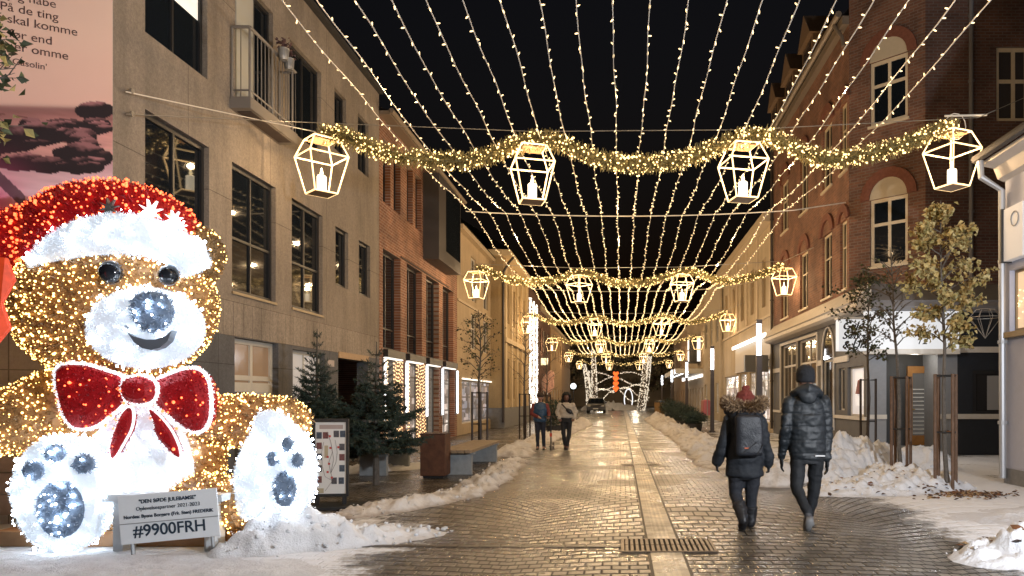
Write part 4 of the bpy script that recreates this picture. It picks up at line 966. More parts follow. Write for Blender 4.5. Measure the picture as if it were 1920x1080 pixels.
# body and limbs
m = MB(); m.ell(bp(235, 850, BY + .35), sc(190), .62, sc(190), 30, 18); furry('body', m, G, E_gold, 900, 230, .05, .016, .0085)
m = MB(); m.ell(bp(262, 890, BY - .02), sc(98), .36, sc(150), 26, 16); furry('belly', m, [M_wht], E_wht, 2000, 60, .028, .008)
m = MB(); m.tube([bp(190, 740, BY + .25), bp(110, 760, BY), bp(30, 790, BY - .1), bp(-40, 805, BY - .2)], [sc(55), sc(66), sc(58), sc(46)], 20); furry('arm', m, G, E_gold, 1500, 350, .05, .016, .0085)
m = MB(); m.tube([bp(330, 770, BY + .3), bp(400, 788, BY + .25), bp(500, 790, BY + .12), bp(545, 792, BY + .1), bp(570, 796, BY + .05)], [sc(50), sc(46), sc(46), sc(42), sc(22)], 20); furry('arm', m, G, E_gold, 1500, 350, .05, .016, .0085)
for a, b in (((215, 960, BY), (120, 965, BY - .4)), ((330, 950, BY + .1), (470, 945, BY - .2))):
    m = MB(); m.tube([bp(*a), bp((a[0] + b[0]) / 2, a[1], (a[2] + b[2]) / 2), bp(*b)], [sc(60), sc(58), sc(50)], 18); furry('leg', m, G, E_gold, 1200, 300, .05, .016, .0085)
# head
HC = bp(216, 575, BY); m = MB(); m.ell(HC, sc(181), .68, sc(140), 40, 26); head = furry('head', m, G, E_gold, 1700, 340, .05, .016, .0085)
for cx, cy, r in ((48, 478, 66), (366, 480, 50)):
    m = MB(); m.ell(bp(cx, cy, BY + .1), sc(r), .24, sc(r * 1.05), 22, 14); e = furry('ear', m, [M_goldd, M_gold], E_gold, 1700, 200, .06, .02)
    m = slab(ellp(cx + (12 if cx < 200 else -8), cy - 8, r * .6, r * .62, 20), BY - .13, .03, .03); furry('inner_ear', m, [M_wht] if cx < 200 else [M_wht], E_wht, 1100, 130, .03, parent=e)
# muzzle, nose, mouth, eyes
m = MB(); m.ell(bp(274, 615, BY - .62), sc(101), .24, sc(70), 30, 18); muz = furry('muzzle', m, [M_wht], E_wht, 2200, 70, .024, .008)
ym = BY - .86
m = slab(smooth_out([(245, 553), (290, 545), (318, 556), (325, 590), (308, 612), (288, 626), (262, 612), (246, 598)], 2), ym - .02, .1, .06); furry('nose', m, [M_blue, mat('slate_light', (.42, .5, .62), .6)], E_wht, 2400, 100, .04, lr=.010)
M_mouth = mat('mouth_grey', (.12, .14, .17), .5)
arc = [(243, 624), (256, 632), (275, 637), (296, 637), (314, 630), (326, 620), (318, 640), (304, 652), (288, 657), (270, 653), (255, 642)]
q = MB(); q.prism(arc, lambda a, b, d: bp(a, b, ym) + V((0, d, 0)), -.035, .06); q.build('mouth', M_mouth, bear)
q = MB(); q.tube([bp(232, 618, ym) + V((0, -.0, 0)), bp(236, 611, ym), bp(241, 616, ym)], .012, 5); q.build('smile_line', M_mouth, bear)
for cx, cy, r, dy in ((207, 511, 20, -.66), (316, 516, 17, -.56)):
    q = MB(); q.ell(bp(cx, cy, BY + dy), sc(r), .1, sc(r), 18, 12); e = q.build('eye', mat('eye_gloss', (.012, .014, .018), .12), bear, True)
    q = MB(); q.tube([bp(cx + (r + 1) * math.cos(6.283 * i / 24), cy + (r + 1) * math.sin(6.283 * i / 24), BY + dy + .02) for i in range(24)], .010, 6, True); furry('eye_rim', q, [M_blue], E_wht, 2500, 0, .015, parent=e, face_only=False)
# hat: red dome leaning left, white brim, stars
dome = [(-14, 455), (-6, 425), (30, 400), (80, 374), (130, 352), (190, 343), (240, 349), (285, 372), (320, 400), (352, 436), (300, 440), (230, 428), (150, 434), (90, 452), (40, 480), (5, 478)]
m = MB(); m.ell(bp(206, 452, BY), sc(165), .6, sc(108), 34, 20); 
m.ell(bp(70, 448, BY - .05), sc(96), .36, sc(58), 24, 14); m.ell(bp(0, 470, BY - .1), sc(44), .24, sc(46), 18, 12)
hat = furry('santa_hat', m, [M_red, mat('red_tinsel_dark', (.16, .004, .01), .5, .1)], E_red, 1500, 190, .045)
path = [(78, 500), (112, 470), (160, 447), (215, 437), (270, 441), (320, 458), (358, 486), (372, 505)]
def brim_pts(Y0):
    res = []
    for i, (x, y) in enumerate(path):
        ux = (x - 216) / 181; res.append(bp(x, y, BY - .60 * math.sqrt(max(.05, 1 - ux * ux)) + .02))
    return res
cp = brim_pts(0); fine = []
for i in range(len(cp) - 1):
    for k in range(5): fine.append(cp[i].lerp(cp[i + 1], k / 5))
fine.append(cp[-1]); m = MB(); m.tube(fine, [sc(24 + 10 * math.sin(math.pi * min(1, max(0, (i + 2) / (len(fine) + 3))))) for i in range(len(fine))], 18)
furry('hat_brim', m, [M_wht], E_wht, 2200, 75, .03, .008, parent=hat)
def star(cx, cy, r, Y, m_, lit):
    q = MB()
    for k in range(4):
        a = math.pi * k / 4 + .2; d = V((math.cos(a), 0, math.sin(a))) * sc(r); c = bp(cx, cy, Y); e = V((-math.sin(a), 0, math.cos(a))) * sc(r * .16); f = V((0, .015 + .004 * k, 0))
        q.hexa([c - d - f, c - e - f, c - e + f, c - d + f, c + e - f, c + d - f, c + d + f, c + e + f])
    return q.build('star', m_, hat)
M_star = mat('star_white', (1, 1, 1), .5, emit=(.95, .97, 1), es=1.6); M_star0 = mat('star_grey', (.1, .09, .085), .5)
star(282, 397, 22, BY - .52, M_star, 1); star(326, 412, 17, BY - .42, M_star, 1); star(338, 425, 13, BY - .40, M_star, 1); star(205, 390, 18, BY - .60, M_star0, 0); star(132, 398, 16, BY - .52, M_star0, 0)
# bow
yb = BY - .55
lw = smooth_out([(101, 705), (112, 682), (160, 682), (200, 695), (240, 708), (240, 752), (215, 775), (180, 802), (140, 806), (118, 780)], 2)
rw = smooth_out([(288, 714), (320, 702), (350, 690), (384, 694), (396, 730), (396, 790), (378, 812), (350, 806), (318, 778), (288, 754)], 2)
kn = smooth_out([(230, 706), (293, 706), (296, 750), (262, 760), (230, 748)], 2)
M_redD = mat('red_tinsel_dark', ())
for nm, pts, y in (('bow_loop', lw, yb), ('bow_loop', rw, yb), ('bow_knot', kn, yb - .1)):
    m = slab(pts, y, .22, .1); o = furry(nm, m, [M_red, M_redD], E_red, 2200, 75, .025)
    q = MB(); q.tube([bp(a, b, y) for a, b in pts], .022, 6, True); furry('white_rim', q, [M_rim], E_wht, 2500, 0, .025, parent=o, face_only=False)
for pts in ([(236, 762), (252, 764), (250, 800), (232, 832), (210, 870), (205, 838), (220, 795)], [(275, 760), (296, 775), (322, 805), (338, 840), (341, 866), (310, 838), (290, 812), (290, 790)]):
    m = slab(smooth_out(pts, 2), BY - .5, .08, .04); o = furry('bow_tail', m, [M_red, M_redD], E_red, 2200, 60, .025)
    q = MB(); q.tube([bp(a, b, BY - .5) for a, b in smooth_out(pts, 2)], .016, 6, True); q.build('white_rim', M_rim, o)
# feet
FY = 7.75
m = slab(smooth_out([(35, 985), (18, 925), (35, 860), (75, 822), (125, 812), (170, 830), (198, 880), (200, 940), (185, 1000), (150, 1035), (75, 1035)], 2), FY, .5, .16); ft = furry('foot', m, [M_wht], E_wht, 2200, 80, .028, .008)
for x, y, a, b in ((62, 883, 21, 18), (101, 851, 19, 17), (156, 870, 19, 17), (113, 955, 46, 54)):
    m = slab(ellp(x, y, a, b, 22), FY - .165, .06, .02); furry('paw_pad', m, [M_blue, mat('slate_light', ())], E_wht, 2400, 80, .035, parent=ft, lr=.011)
m = slab(smooth_out([(440, 945), (438, 885), (455, 835), (478, 800), (480, 775), (505, 768), (530, 778), (560, 820), (578, 870), (578, 930), (562, 975), (450, 980)], 2), FY + .25, .45, .14); ft = furry('foot', m, [M_wht], E_wht, 2200, 80, .028, .008)
for x, y, a, b in ((510, 860, 10, 14), (538, 833, 10, 13), (557, 863, 9, 13), (533, 917, 21, 33)):
    m = slab(ellp(x, y, a, b, 20), FY + .08, .06, .02); furry('paw_pad', m, [M_blue, mat('slate_light', ())], E_wht, 2400, 90, .03, parent=ft, lr=.010)
# platform under the bear
q = MB(); q.box(-6.75, -4.1, 8.0, 9.3, .0, .16); q.build('wooden_base', mat('base_wood', (.32, .17, .08), .6, noise_amt=.2, nscale=4), bear)
bs = thing('snowy_bench', 'low white bench slab between the feet of the lit bear', 'bench', (-5.0, 8.0, 0)); q = MB()
a, b = bp(205, 925, 7.85), bp(437, 918, 7.95); q.box(a.x, b.x, 7.72, 8.0, a.z - .07, a.z); q.build('seat', mat('bench_white', (.6, .64, .68), .5, noise_amt=.06), bs); q = MB(); q.box(a.x + .1, a.x + .2, 7.76, 7.98, 0, a.z - .071); q.build('leg', mat('bench_white', ()), bs); q = MB(); q.box(b.x - .2, b.x - .1, 7.76, 7.98, 0, a.z - .071); q.build('leg', mat('bench_white', ()), bs)
# bear sign
sg = thing('info_sign', 'white sign board reading #9900FRH in front of the lit bear', 'sign', bp(316, 1020, 7.6)); so = bp(317, 968, 7.55)
xa = V((1, .14, .075)).normalized(); ya = V((0, 0, 1)); ya = (ya - xa * ya.dot(xa)).normalized(); za = xa.cross(ya); w_, h_ = .465, .245
pt = lambda a, b, d=0: so + xa * a + ya * b + za * d
q = MB(); q.hexa([pt(-w_, -h_, -.02), pt(w_, -h_, -.02), pt(w_, -h_, 0), pt(-w_, -h_, 0), pt(-w_, h_, -.02), pt(w_, h_, -.02), pt(w_, h_, 0), pt(-w_, h_, 0)]); q.build('board', mat('sign_board', (.74, .77, .8), .4, noise_amt=.03), sg)
q = MB()
for s in (-.38, .38): q.tube([pt(s, -h_ - .25, -.04), pt(s, h_ - .05, -.04)], .02, 6)
q.build('post', M_grey_metal, sg)
ik = mat('sign_navy', (.012, .03, .055), .5)
for s, sz, z, bo in (('"DEN SØDE JULEBAMSE"', .053, .155, .001), ('Oplevelsespartner 2021-2023', .053, .085, 0), ('Nordea: Byens Borgere (Frk. Sten) FREDERIK', .0475, .01, .001), ('#9900FRH', .165, -.175, .002)):
    text(s, sz, ik, pt(.0, z, .003), xa, ya, sg, bold=bo, sx=.95)
q = MB(); q.hexa([pt(-w_, -.045, .001), pt(w_, -.045, .001), pt(w_, -.045, .006), pt(-w_, -.045, .006), pt(-w_, -.037, .001), pt(w_, -.037, .001), pt(w_, -.037, .006), pt(-w_, -.037, .006)]); q.build('seam', M_grey_metal, sg)

# ---------------------------------------------------------------- spruces and street trees
M_spr = mat('spruce_needles', (.022, .042, .03), .75, noise_amt=.3, nscale=3); M_bark = mat('bark', (.11, .095, .08), .9, noise_amt=.3, nscale=20)
def spruce(label, x, y, H, rad, z0, seed, group='christmas spruces'):
    r_ = random.Random(seed); t = thing('spruce_tree', label, 'spruce tree', (x, y, 0), group=group); B = V((x, y, 0)); q = MB(); nd = MB()
    q.tube([B, B + V((0, 0, H * .5)), B + V((.01, 0, H))], [.065, .04, .008], 8)
    z = z0
    while z < H * .97:
        f = (z - z0) / (H - z0); L = rad * (1 - f) ** 1.05 * r_.uniform(.8, 1.1) + .06; n = 8 if f < .7 else 5
        if f > .86: n = 3
        a0 = r_.random() * 6.28
        for k in range(n):
            a = a0 + 6.283 * k / n + r_.uniform(-.3, .3); l = L * r_.uniform(.65, 1.12); up = r_.uniform(.05, .3) + f * .7
            d = V((math.cos(a), math.sin(a), 0)); b0 = B + V((0, 0, z)); pts = [b0, b0 + d * l * .5 + V((0, 0, l * up * .2 - .03)), b0 + d * l + V((0, 0, l * up * .55))]
            q.tube(pts, [.012, .008, .003], 4)
            def fill(p, e_, m_):
                for _ in range(m_):
                    s = r_.random(); c = p.lerp(e_, s); dd = (e_ - p).normalized(); v = (dd * .55 + V((r_.uniform(-1, 1), r_.uniform(-1, 1), r_.uniform(-1, 1))) * .7).normalized(); ln = r_.uniform(.035, .075); o = v.orthogonal().normalized() * .006
                    nd.quad(c - o, c + o, c + v * ln + o * .3, c + v * ln - o * .3)
            tf = 1 if f < .5 else .5; fill(pts[0].lerp(pts[1], .15), pts[1], int((130 * l + 10) * tf)); fill(pts[1], pts[2], int((150 * l + 14) * tf))
            if f < .62:
                for s in range(int(l / .08)):     # side twigs
                    g = r_.uniform(.25, .95); c = pts[0].lerp(pts[1], g * 2) if g < .5 else pts[1].lerp(pts[2], g * 2 - 1); w = (d + d.cross(V((0, 0, 1))) * r_.choice((-1, 1)) * r_.uniform(.6, 1.1)).normalized() * l * .38 * (1.1 - g * .6) + V((0, 0, r_.uniform(-.05, .04)))
                    q.tube([c, c + w], [.005, .002], 3); fill(c, c + w, int(190 * w.length) + 6)
        z += (.085 + .05 * f) * r_.uniform(.8, 1.2) * (1 if f < .75 else 1.7)
    q.build('trunk', M_bark, t); nd.build('needles', M_spr, t); return t
spruce('slim tall dark spruce standing behind the map stand', -5.55, 13.6, 2.85, .75, .5, 3)
spruce('broad dark spruce with bare stem right of the map stand', -4.5, 13.7, 2.62, .95, .62, 4)
def leaf_tree(label, x, y, H, z0, rad, nleaf, cols, seed, lean=(0, 0), name='street_tree', ls=.055, bare=0., group='young street trees', crown_ctr=None):
    r_ = random.Random(seed); t = thing(name, label, 'tree', (x, y, 0), group=group); B = V((x, y, 0)); q = MB(); lf = MB()
    tp = [B + V((lean[0] * (k / 6) ** 1.5 + .03 * math.sin(k * 2 + seed), lean[1] * (k / 6) + .03 * math.cos(k * 1.7 + seed), H * .97 * k / 6)) for k in range(7)]
    q.tube(tp, [.046, .040, .035, .029, .022, .014, .006], 8)
    at = lambda z: tp[min(5, int(z / (H * .97) * 6))].lerp(tp[min(5, int(z / (H * .97) * 6)) + 1], z / (H * .97) * 6 - min(5, int(z / (H * .97) * 6)))
    tips = []
    for k in range(26):
        f = (k + r_.random()) / 26; z = z0 + (H * .93 - z0) * f; a = k * 2.4 + r_.uniform(-.4, .4); L = rad * (math.sin(math.pi * (.16 + .80 * f)) ** .75) * r_.uniform(.7, 1.15)
        c = at(z); d = V((math.cos(a), math.sin(a), r_.uniform(.35, .9))).normalized(); pts = [c, c + d * L * .5 + V((0, 0, .04)), c + d * L + V((0, 0, -.06 * L))]
        q.tube(pts, [.014, .009, .003], 5)
        for s in range(4):
            g = r_.uniform(.3, 1); p = pts[0].lerp(pts[1], g * 2) if g < .5 else pts[1].lerp(pts[2], g * 2 - 1); w = (d + V((r_.uniform(-1, 1), r_.uniform(-1, 1), r_.uniform(-.6, .8)))).normalized() * L * r_.uniform(.2, .5)
            q.tube([p, p + w], [.005, .002], 4); tips += [(p, p + w)]
        tips += [(pts[1], pts[2])]
    for _ in range(nleaf):
        p, e = r_.choice(tips); s = r_.uniform(.2, 1.08); c = p.lerp(e, s) + V((r_.gauss(0, .05), r_.gauss(0, .05), r_.gauss(-.02, .05)))
        d = V((r_.uniform(-1, 1), r_.uniform(-1, 1), r_.uniform(-1.2, .3))).normalized(); o = (Matrix.Rotation(r_.random() * 6.28, 3, d) @ d.orthogonal().normalized()); sz = ls * r_.uniform(.6, 1.25); nn = d.cross(o) * sz * .25
        lf.k = r_.randrange(len(cols)); m1 = c + d * sz * .55
        lf.add([c, m1 + o * sz * .5 + nn, c + d * sz * 1.25, m1 - o * sz * .5 + nn, m1], [(0, 1, 4), (1, 2, 4), (2, 3, 4), (3, 0, 4)])
    q.build('trunk', M_bark, t)
    if nleaf: lf.build('crown', cols, t)
    return t
LY = [mat('leaf_olive', (.30, .25, .09), .6), mat('leaf_yellow', (.46, .37, .16), .6), mat('leaf_ochre', (.36, .25, .09), .6)]; mat('leaf_green', (.07, .085, .03), .6)
LD = [mat('leaf_dark', (.035, .045, .02), .65), mat('leaf_brown', (.07, .05, .025), .65), mat('leaf_green', ())]
leaf_tree('young tree with dense pale yellow green leaves, rightmost on the snow bank', 5.58, 12.85, 5.15, 2.4, .72, 2900, LY, 21, (-.1, 0), ls=.078)
leaf_tree('nearly bare young tree with leaning pale trunk before the oak door', 5.32, 14.2, 4.6, 2.5, .8, 60, LD, 22, (-.22, 0))
leaf_tree('young tree with sparse dark leaves in front of the shop sign', 5.95, 18.0, 4.9, 2.4, .85, 1100, LD, 23, ls=.07)
leaf_tree('small tree with brown leaves in front of the cream house', -3.85, 20.3, 4.1, 1.95, .75, 420, [mat('leaf_brown', ()), mat('leaf_green', ())], 24)
leaf_tree('thin bare tree in front of the yellow house', -3.75, 29.0, 5.2, 1.8, 1.0, 50, LD, 25)
leaf_tree('bare slender tree by the white light columns', -3.9, 39.0, 5.0, 1.8, .9, 30, LD, 27)
leaf_tree('leafy tree at the top left corner in front of the poster', -5.80, 6.6, 5.5, 3.7, .62, 420, [mat('leaf_green', ()), mat('leaf_olive', ()), mat('leaf_dark', ())], 26, ls=.075, group=None)
def guard(label, x, y, h=2.0, n=4, m=None, w=.17):
    g = thing('tree_guard', label, 'tree guard', (x, y, 0), group='staked tree guards'); m = m or mat('guard_rust', (.13, .075, .045), .65, .1, noise_amt=.3, nscale=9)
    for k in range(n):
        a = 6.283 * k / n + .25; px, py = x + w * math.cos(a) * 1.2, y + w * math.sin(a); q = MB(); q.tube([(px, py, 0), (px, py, h)], .03, 8); q.build('stake', m, g)
    for z in (h * .5, h - .03):
        q = MB(); q.tube([(x + w * math.cos(6.283 * k / n + .25) * 1.2, y + w * math.sin(6.283 * k / n + .25), z) for k in range(n)], .016, 5, True); q.build('tie_band', M_black, g)
guard('rusty stakes round the rightmost leafy tree on the snow bank', 5.58, 12.85); guard('rusty stakes round the leaning bare tree', 5.32, 14.2); guard('dark stakes round the dark leaved tree by the shop window', 5.95, 18.0, 2.05, 3, mat('lamp_brown', ()))
guard('brown stakes round the small tree by the litter bin and bench', -3.85, 20.3, 1.75, 4, mat('lamp_brown', ())); guard('brown stakes round the thin tree before the yellow house', -3.75, 29.0, 1.75, 4, mat('lamp_brown', ())); guard('brown stakes round the tree by the light columns', -3.9, 39.0, 1.75, 4, mat('lamp_brown', ()))
pn = thing('red_pennant', 'orange red glowing pennant hanging at the left edge beside the bear', 'pennant', (-5.55, 6.7, 2.8)); q = MB()
pp = [(-.32, 1.25), (.1, 1.2), (.13, .9), (.05, .55), (.08, .2), (-.05, -.1), (-.3, -.05)]; q.prism(pp, lambda a, b, d: V((-5.57 + a * .8, 6.7 + d + .03 * math.sin(b * 9), 2.1 + b * .62)), -.02, .02); q.build('cloth', mat('red_lit_cloth', (.6, .06, .02), .6, emit=(1, .08, .01), es=.3, noise_amt=.3), pn)
# ---------------------------------------------------------------- snow
def snow_mat(name, col, dirt):
    m = mat(name, col, .75); n = NT(m); p, x, y, z = n.pos()
    d = n.math('MULTIPLY', n.ramp(n.noise(p, 2.2, 7, .7), .45, .75), dirt); d2 = n.math('MULTIPLY', n.ramp(n.noise(p, 22, 5, .8), .55, .75), dirt * .6)
    n.set('Base Color', n.mix(n.math('MAXIMUM', n.math('MAXIMUM', d, d2), n.math('MULTIPLY', n.ramp(n.math('ADD', z, n.math('MULTIPLY', n.noise(p, 8), .08)), .03, .10, 1, 0), dirt * 1.0)), col, (.24, .19, .15))); n.bump(n.math('ADD', n.noise(p, 14, 6, .7), n.math('MULTIPLY', n.noise(p, 60, 3), .35)), .8, .035)
    n.b.inputs['Subsurface Weight'].default_value = 0
    return m
M_snow = snow_mat('snow_white', (.74, .76, .80), .25); M_snowd = snow_mat('snow_dirty', (.70, .68, .66), .75)
def snow(label, pts, m=None, seed=0, cell=.05, lump=.45, fs=2.6, name='snow_bank', chunk=.11, brk=0, clods=0):
    xs = [p[0] for p in pts]; ys = [p[1] for p in pts]; mw = max(p[2] for p in pts) * 1.35
    x0, x1, y0, y1 = min(xs) - mw, max(xs) + mw, min(ys) - mw, max(ys) + mw
    nx, ny = int((x1 - x0) / cell) + 2, int((y1 - y0) / cell) + 2; H = {}; so = seed * 13.7
    for i in range(nx):
        for j in range(ny):
            x, y = x0 + i * cell, y0 + j * cell; h = -1
            w = noise.noise(V((x * 1.7 + so, y * 1.7, 0))) * .28 + noise.noise(V((x * 5 + so, y * 5, 3))) * .10
            for a, b in (zip(pts, pts[1:]) if len(pts) > 1 else [(pts[0], pts[0])]):
                ax, ay, aw, ah = a; bx, by, bw, bh = b; L = (bx - ax) ** 2 + (by - ay) ** 2
                t_ = 0 if L < 1e-9 else min(1, max(0, ((x - ax) * (bx - ax) + (y - ay) * (by - ay)) / L)); ww = aw + (bw - aw) * t_; hh = ah + (bh - ah) * t_
                d = math.hypot(x - ax - (bx - ax) * t_, y - ay - (by - ay) * t_) / ww; d = d + w * min(1, d * 1.6)
                h = max(h, hh * (1 - d * d) if d < 1.3 else -1)
            if brk and h > 0: h *= max(.12, min(1.15, .62 + brk * noise.noise(V((x * .5 + so, y * .75, 2.))) + .4 * brk * noise.noise(V((x * 1.6 + so, y * 2, 5.)))))
            if h > -.15:
                f = noise.fractal(V((x * fs + so, y * fs, .5)), .8, 2.1, 5); g = abs(noise.noise(V((x * fs * 2.4 + so, y * fs * 2.4, 9))))
                h = h * (1 + lump * f + lump * .35 * g) + .012 * f
                if lump and h > -.02: h += chunk * min(1, max(0, h) / .1) * .5 * max(0, 1 - (noise.voronoi(V((x * 5. + so, y * 5., h * 3)))[0][0] / .62) ** 2) + chunk * .5 * min(1, max(0, h) / .08) * .5 * max(0, 1 - (noise.voronoi(V((x * 12 + so, y * 12, h * 6)))[0][0] / .6) ** 2)
                H[i, j] = h
    vid = {}; vs = []; fs_ = []
    def vi(k):
        if k not in vid: vid[k] = len(vs); vs.append((x0 + k[0] * cell, y0 + k[1] * cell, H[k] - .006))
        return vid[k]
    for i in range(nx - 1):
        for j in range(ny - 1):
            ks = [(i, j), (i + 1, j), (i + 1, j + 1), (i, j + 1)]
            if all(k in H for k in ks) and max(H[k] for k in ks) > 0: fs_.append(tuple(vi(k) for k in ks))
    mb = MB(); mb.add(vs, fs_); o = mb.build(name, m or M_snow, None, True, at=((x0 + x1) / 2, (y0 + y1) / 2, 0)); tag(o, label, 'snow bank')
    if clods:
        r_ = random.Random(seed); ks = [k for k in H if -.03 < H[k] < .45]; cb = MB()
        for _ in range(clods):
            k = r_.choice(ks); s = r_.choice((.010, .012, .015, .018, .024, .034)); b0 = len(cb.v); M_ = Matrix.Rotation(r_.random() * 6, 3, V((r_.random(), r_.random(), r_.random())).normalized())
            c = V((x0 + k[0] * cell + r_.uniform(-.06, .06), y0 + k[1] * cell + r_.uniform(-.06, .06), max(0, H[k]) + s * .15)); cb.ell(c, s, s * r_.uniform(.7, 1), s * r_.uniform(.5, .8), 7, 5, M_)
            cb.v[b0:] = [tuple(c + (V(q) - c) * (1 + .45 * noise.noise((V(q) - c) / s * .9 + V((b0, 0, 0))))) for q in cb.v[b0:]]
        cb.build('snow_clods', m or M_snow, o, True)['kind'] = 'stuff'
    return H
snow('white snow heap against the right foot of the lit bear', [(-4.0, 7.65, .28, .08), (-3.75, 7.9, .42, .32), (-3.4, 8.15, .45, .3), (-2.95, 8.45, .42, .14), (-2.5, 8.7, .4, .05)], seed=1, cell=.03, chunk=.12, clods=130)
snow('low flat snow under the lit bear and its sign', [(-8, 7.1, .8, .04), (-5.8, 7.0, .6, .03), (-4.2, 7.2, .5, .03)], seed=2, cell=.05)
snow('snow sheet in front of the bear in the bottom left corner', [(-6.2, 6.3, .9, .03), (-3.4, 6.7, .7, .025)], seed=12, cell=.05)
snow('dirty snow ridge curving from the map stand towards the bench', [(-3.6, 10.2, .35, .08), (-3.0, 11.2, .42, .13), (-2.7, 12.4, .45, .15), (-2.55, 14.0, .4, .15), (-2.6, 16.0, .38, .13), (-2.7, 18.5, .45, .14)], M_snowd, 3, .035, .6, 4, brk=1.1, clods=350)
snow('snow ridge beside the walking couple with the scooter', [(-3.0, 20.5, .6, .22), (-3.1, 24, .6, .2), (-2.9, 29, .5, .2), (-2.4, 36, .5, .25), (-2.2, 44, .5, .3)], M_snowd, 4, .07, .6, 4, brk=1.1)
snow('long dirty snow ridge along the right side of the street behind the woman', [(2.25, 17.0, .5, .12), (2.5, 20, .7, .2), (2.7, 25, .8, .26), (2.7, 31, .8, .26), (2.6, 40, .8, .3), (2.5, 52, .8, .34)], M_snowd, 5, .06, .7, 4.2, brk=1.1, clods=700)
snow('big white snow heap between the trees before the oak door', [(3.7, 14.6, .75, .35), (4.6, 15.6, .9, .72), (5.5, 16.4, .8, .55), (6.2, 17.2, .6, .4), (6.9, 17.0, .7, .45)], M_snow, 6, .035, .26, 3.4, chunk=.14, clods=300)
snow('low leaf strewn snow patch under the two front trees', [(3.5, 12.6, .6, .12), (4.5, 12.9, .8, .2), (5.4, 13.2, .7, .24), (5.0, 14.3, .6, .3)], M_snow, 7, .04, .4, 3.2, chunk=.12, clods=170)
snow('leaf strewn snow heap in the bottom right corner', [(3.7, 7.3, .45, .10), (4.4, 7.4, .7, .34), (5.3, 7.8, .8, .4), (6.2, 8.6, .8, .3)], M_snow, 8, .03, .4, 3., chunk=.13, clods=110)
snow('thin snow strip by the pale building', [(5.0, 9.9, .7, .02), (6.6, 10.6, .7, .03)], M_snow, 9, .05)
snow('brown snow lump behind the man in black', [(2.75, 13.6, .4, .22), (3.1, 14.6, .4, .3)], M_snowd, 14, .05, .7)
snow('snow heap in the middle of the far square', [(-2.6, 92, 2.2, 1.0), (.8, 93, 2, .6)], M_snow, 10, .2)
snow('thin snow by the left spruce trees', [(-5.6, 16.4, .7, .08), (-4.7, 17.5, .6, .06)], M_snow, 11, .06)
# fallen leaves on the right
lm = [mat('dead_leaf_brown', (.16, .065, .025), .6), mat('dead_leaf_tan', (.30, .20, .10), .6), mat('dead_leaf_dark', (.06, .03, .018), .7)]
def litter(label, n, fn, seed, sz=.05):
    r_ = random.Random(seed); mb = MB()
    bpy.context.view_layer.update(); dg = bpy.context.evaluated_depsgraph_get()
    for _ in range(n):
        x, y = fn(r_); hit, loc, nn, *_x = S.ray_cast(dg, V((x, y, 1.2)), V((0, 0, -1)))
        z = (loc.z if hit and loc.z < 1.1 else 0) + .012; a = r_.random() * 6.28; s = sz * r_.uniform(.5, 1.4); d = V((math.cos(a), math.sin(a), r_.uniform(-.2, .5))) * s; e = V((-math.sin(a), math.cos(a), r_.uniform(-.3, .5))) * s * .5; c = V((x, y, z)); mb.k = r_.randrange(3)
        mb.add([c - d, c - d * .3 + e, c + d * .4 + e * .8, c + d, c + d * .4 - e * .8, c - d * .3 - e, c + V((0, 0, s * .3))], [(0, 1, 6), (1, 2, 6), (2, 3, 6), (3, 4, 6), (4, 5, 6), (5, 0, 6)])
    o = mb.build('fallen_leaves', lm); tag(o, label, 'leaves', kind='stuff')
litter('brown leaf heap at the foot of the rightmost tree', 260, lambda r: (r.gauss(5.75, .33), r.gauss(12.35, .22)), 1, .045)
litter('scattered brown leaves on the bottom right snow heap', 60, lambda r: (r.uniform(3.6, 5.8), r.uniform(6.9, 8.6)), 2, .06)
litter('scattered leaves on the snow under the trees', 90, lambda r: (r.uniform(3.2, 5.8), r.uniform(11.6, 14.0)), 3, .05)

# ---------------------------------------------------------------- bench, bin, map stand
def bench(label, x0, x1, y0, y1):
    b = thing('street_bench', label, 'bench', ((x0 + x1) / 2, (y0 + y1) / 2, 0), group='concrete and timber benches')
    for y in (y0 + .25, y1 - .35):
        q = MB(); q.box(x0 + .05, x1 - .05, y, y + .12, 0, .42); q.box(x0, x1, y - .02, y + .14, .421, .46); q.build('leg', mat('bench_conc', (.27, .29, .30), .8, noise_amt=.15), b)
    for k in range(5):
        w = (x1 - x0) / 5; q = MB(); q.box(x0 + k * w + .008, x0 + (k + 1) * w - .008, y0, y1, .463, .52); q.build('slat', mat('bench_wood', (.26, .19, .12), .6, noise_amt=.2, nscale=9), b)
bench('long timber topped concrete bench behind the rusty litter bin', -3.75, -3.05, 15.2, 18.9)
bench('low dark bench left of the spruce with bare stem', -5.4, -4.75, 15.0, 17.2)
l = thing('litter_bin', 'square rusty steel litter bin at the end of the bench', 'litter bin', (-3.72, 14.95, 0)); q = MB(); x, y = -3.72, 14.95
mc = mat('corten', (.10, .04, .02), .7, .2, noise_amt=.35, nscale=7); q.loft([((x, y, .05), .255, .255), ((x, y, .06), .26, .26), ((x, y, .86), .26, .26), ((x, y, .865), .255, .255)], 4); 
M4 = Matrix.Rotation(R(45), 3, 'Z'); q.v = [tuple(M4 @ (V(v) - V((x, y, 0))) * 1.0 + V((x, y, 0))) for v in q.v]; q.v = [(x + (a - x) * 1.32, y + (b - y) * 1.32, c) for a, b, c in q.v]; q.build('body', mc, l)
q = MB(); q.box(x - .2, x + .2, y - .2, y + .2, 0, .05); q.build('foot', M_black, l); q = MB(); q.box(x - .25, x + .25, y - .25, y + .25, .866, .885); q.build('lid', mat('corten_lid', (.07, .03, .018), .6, .2), l)
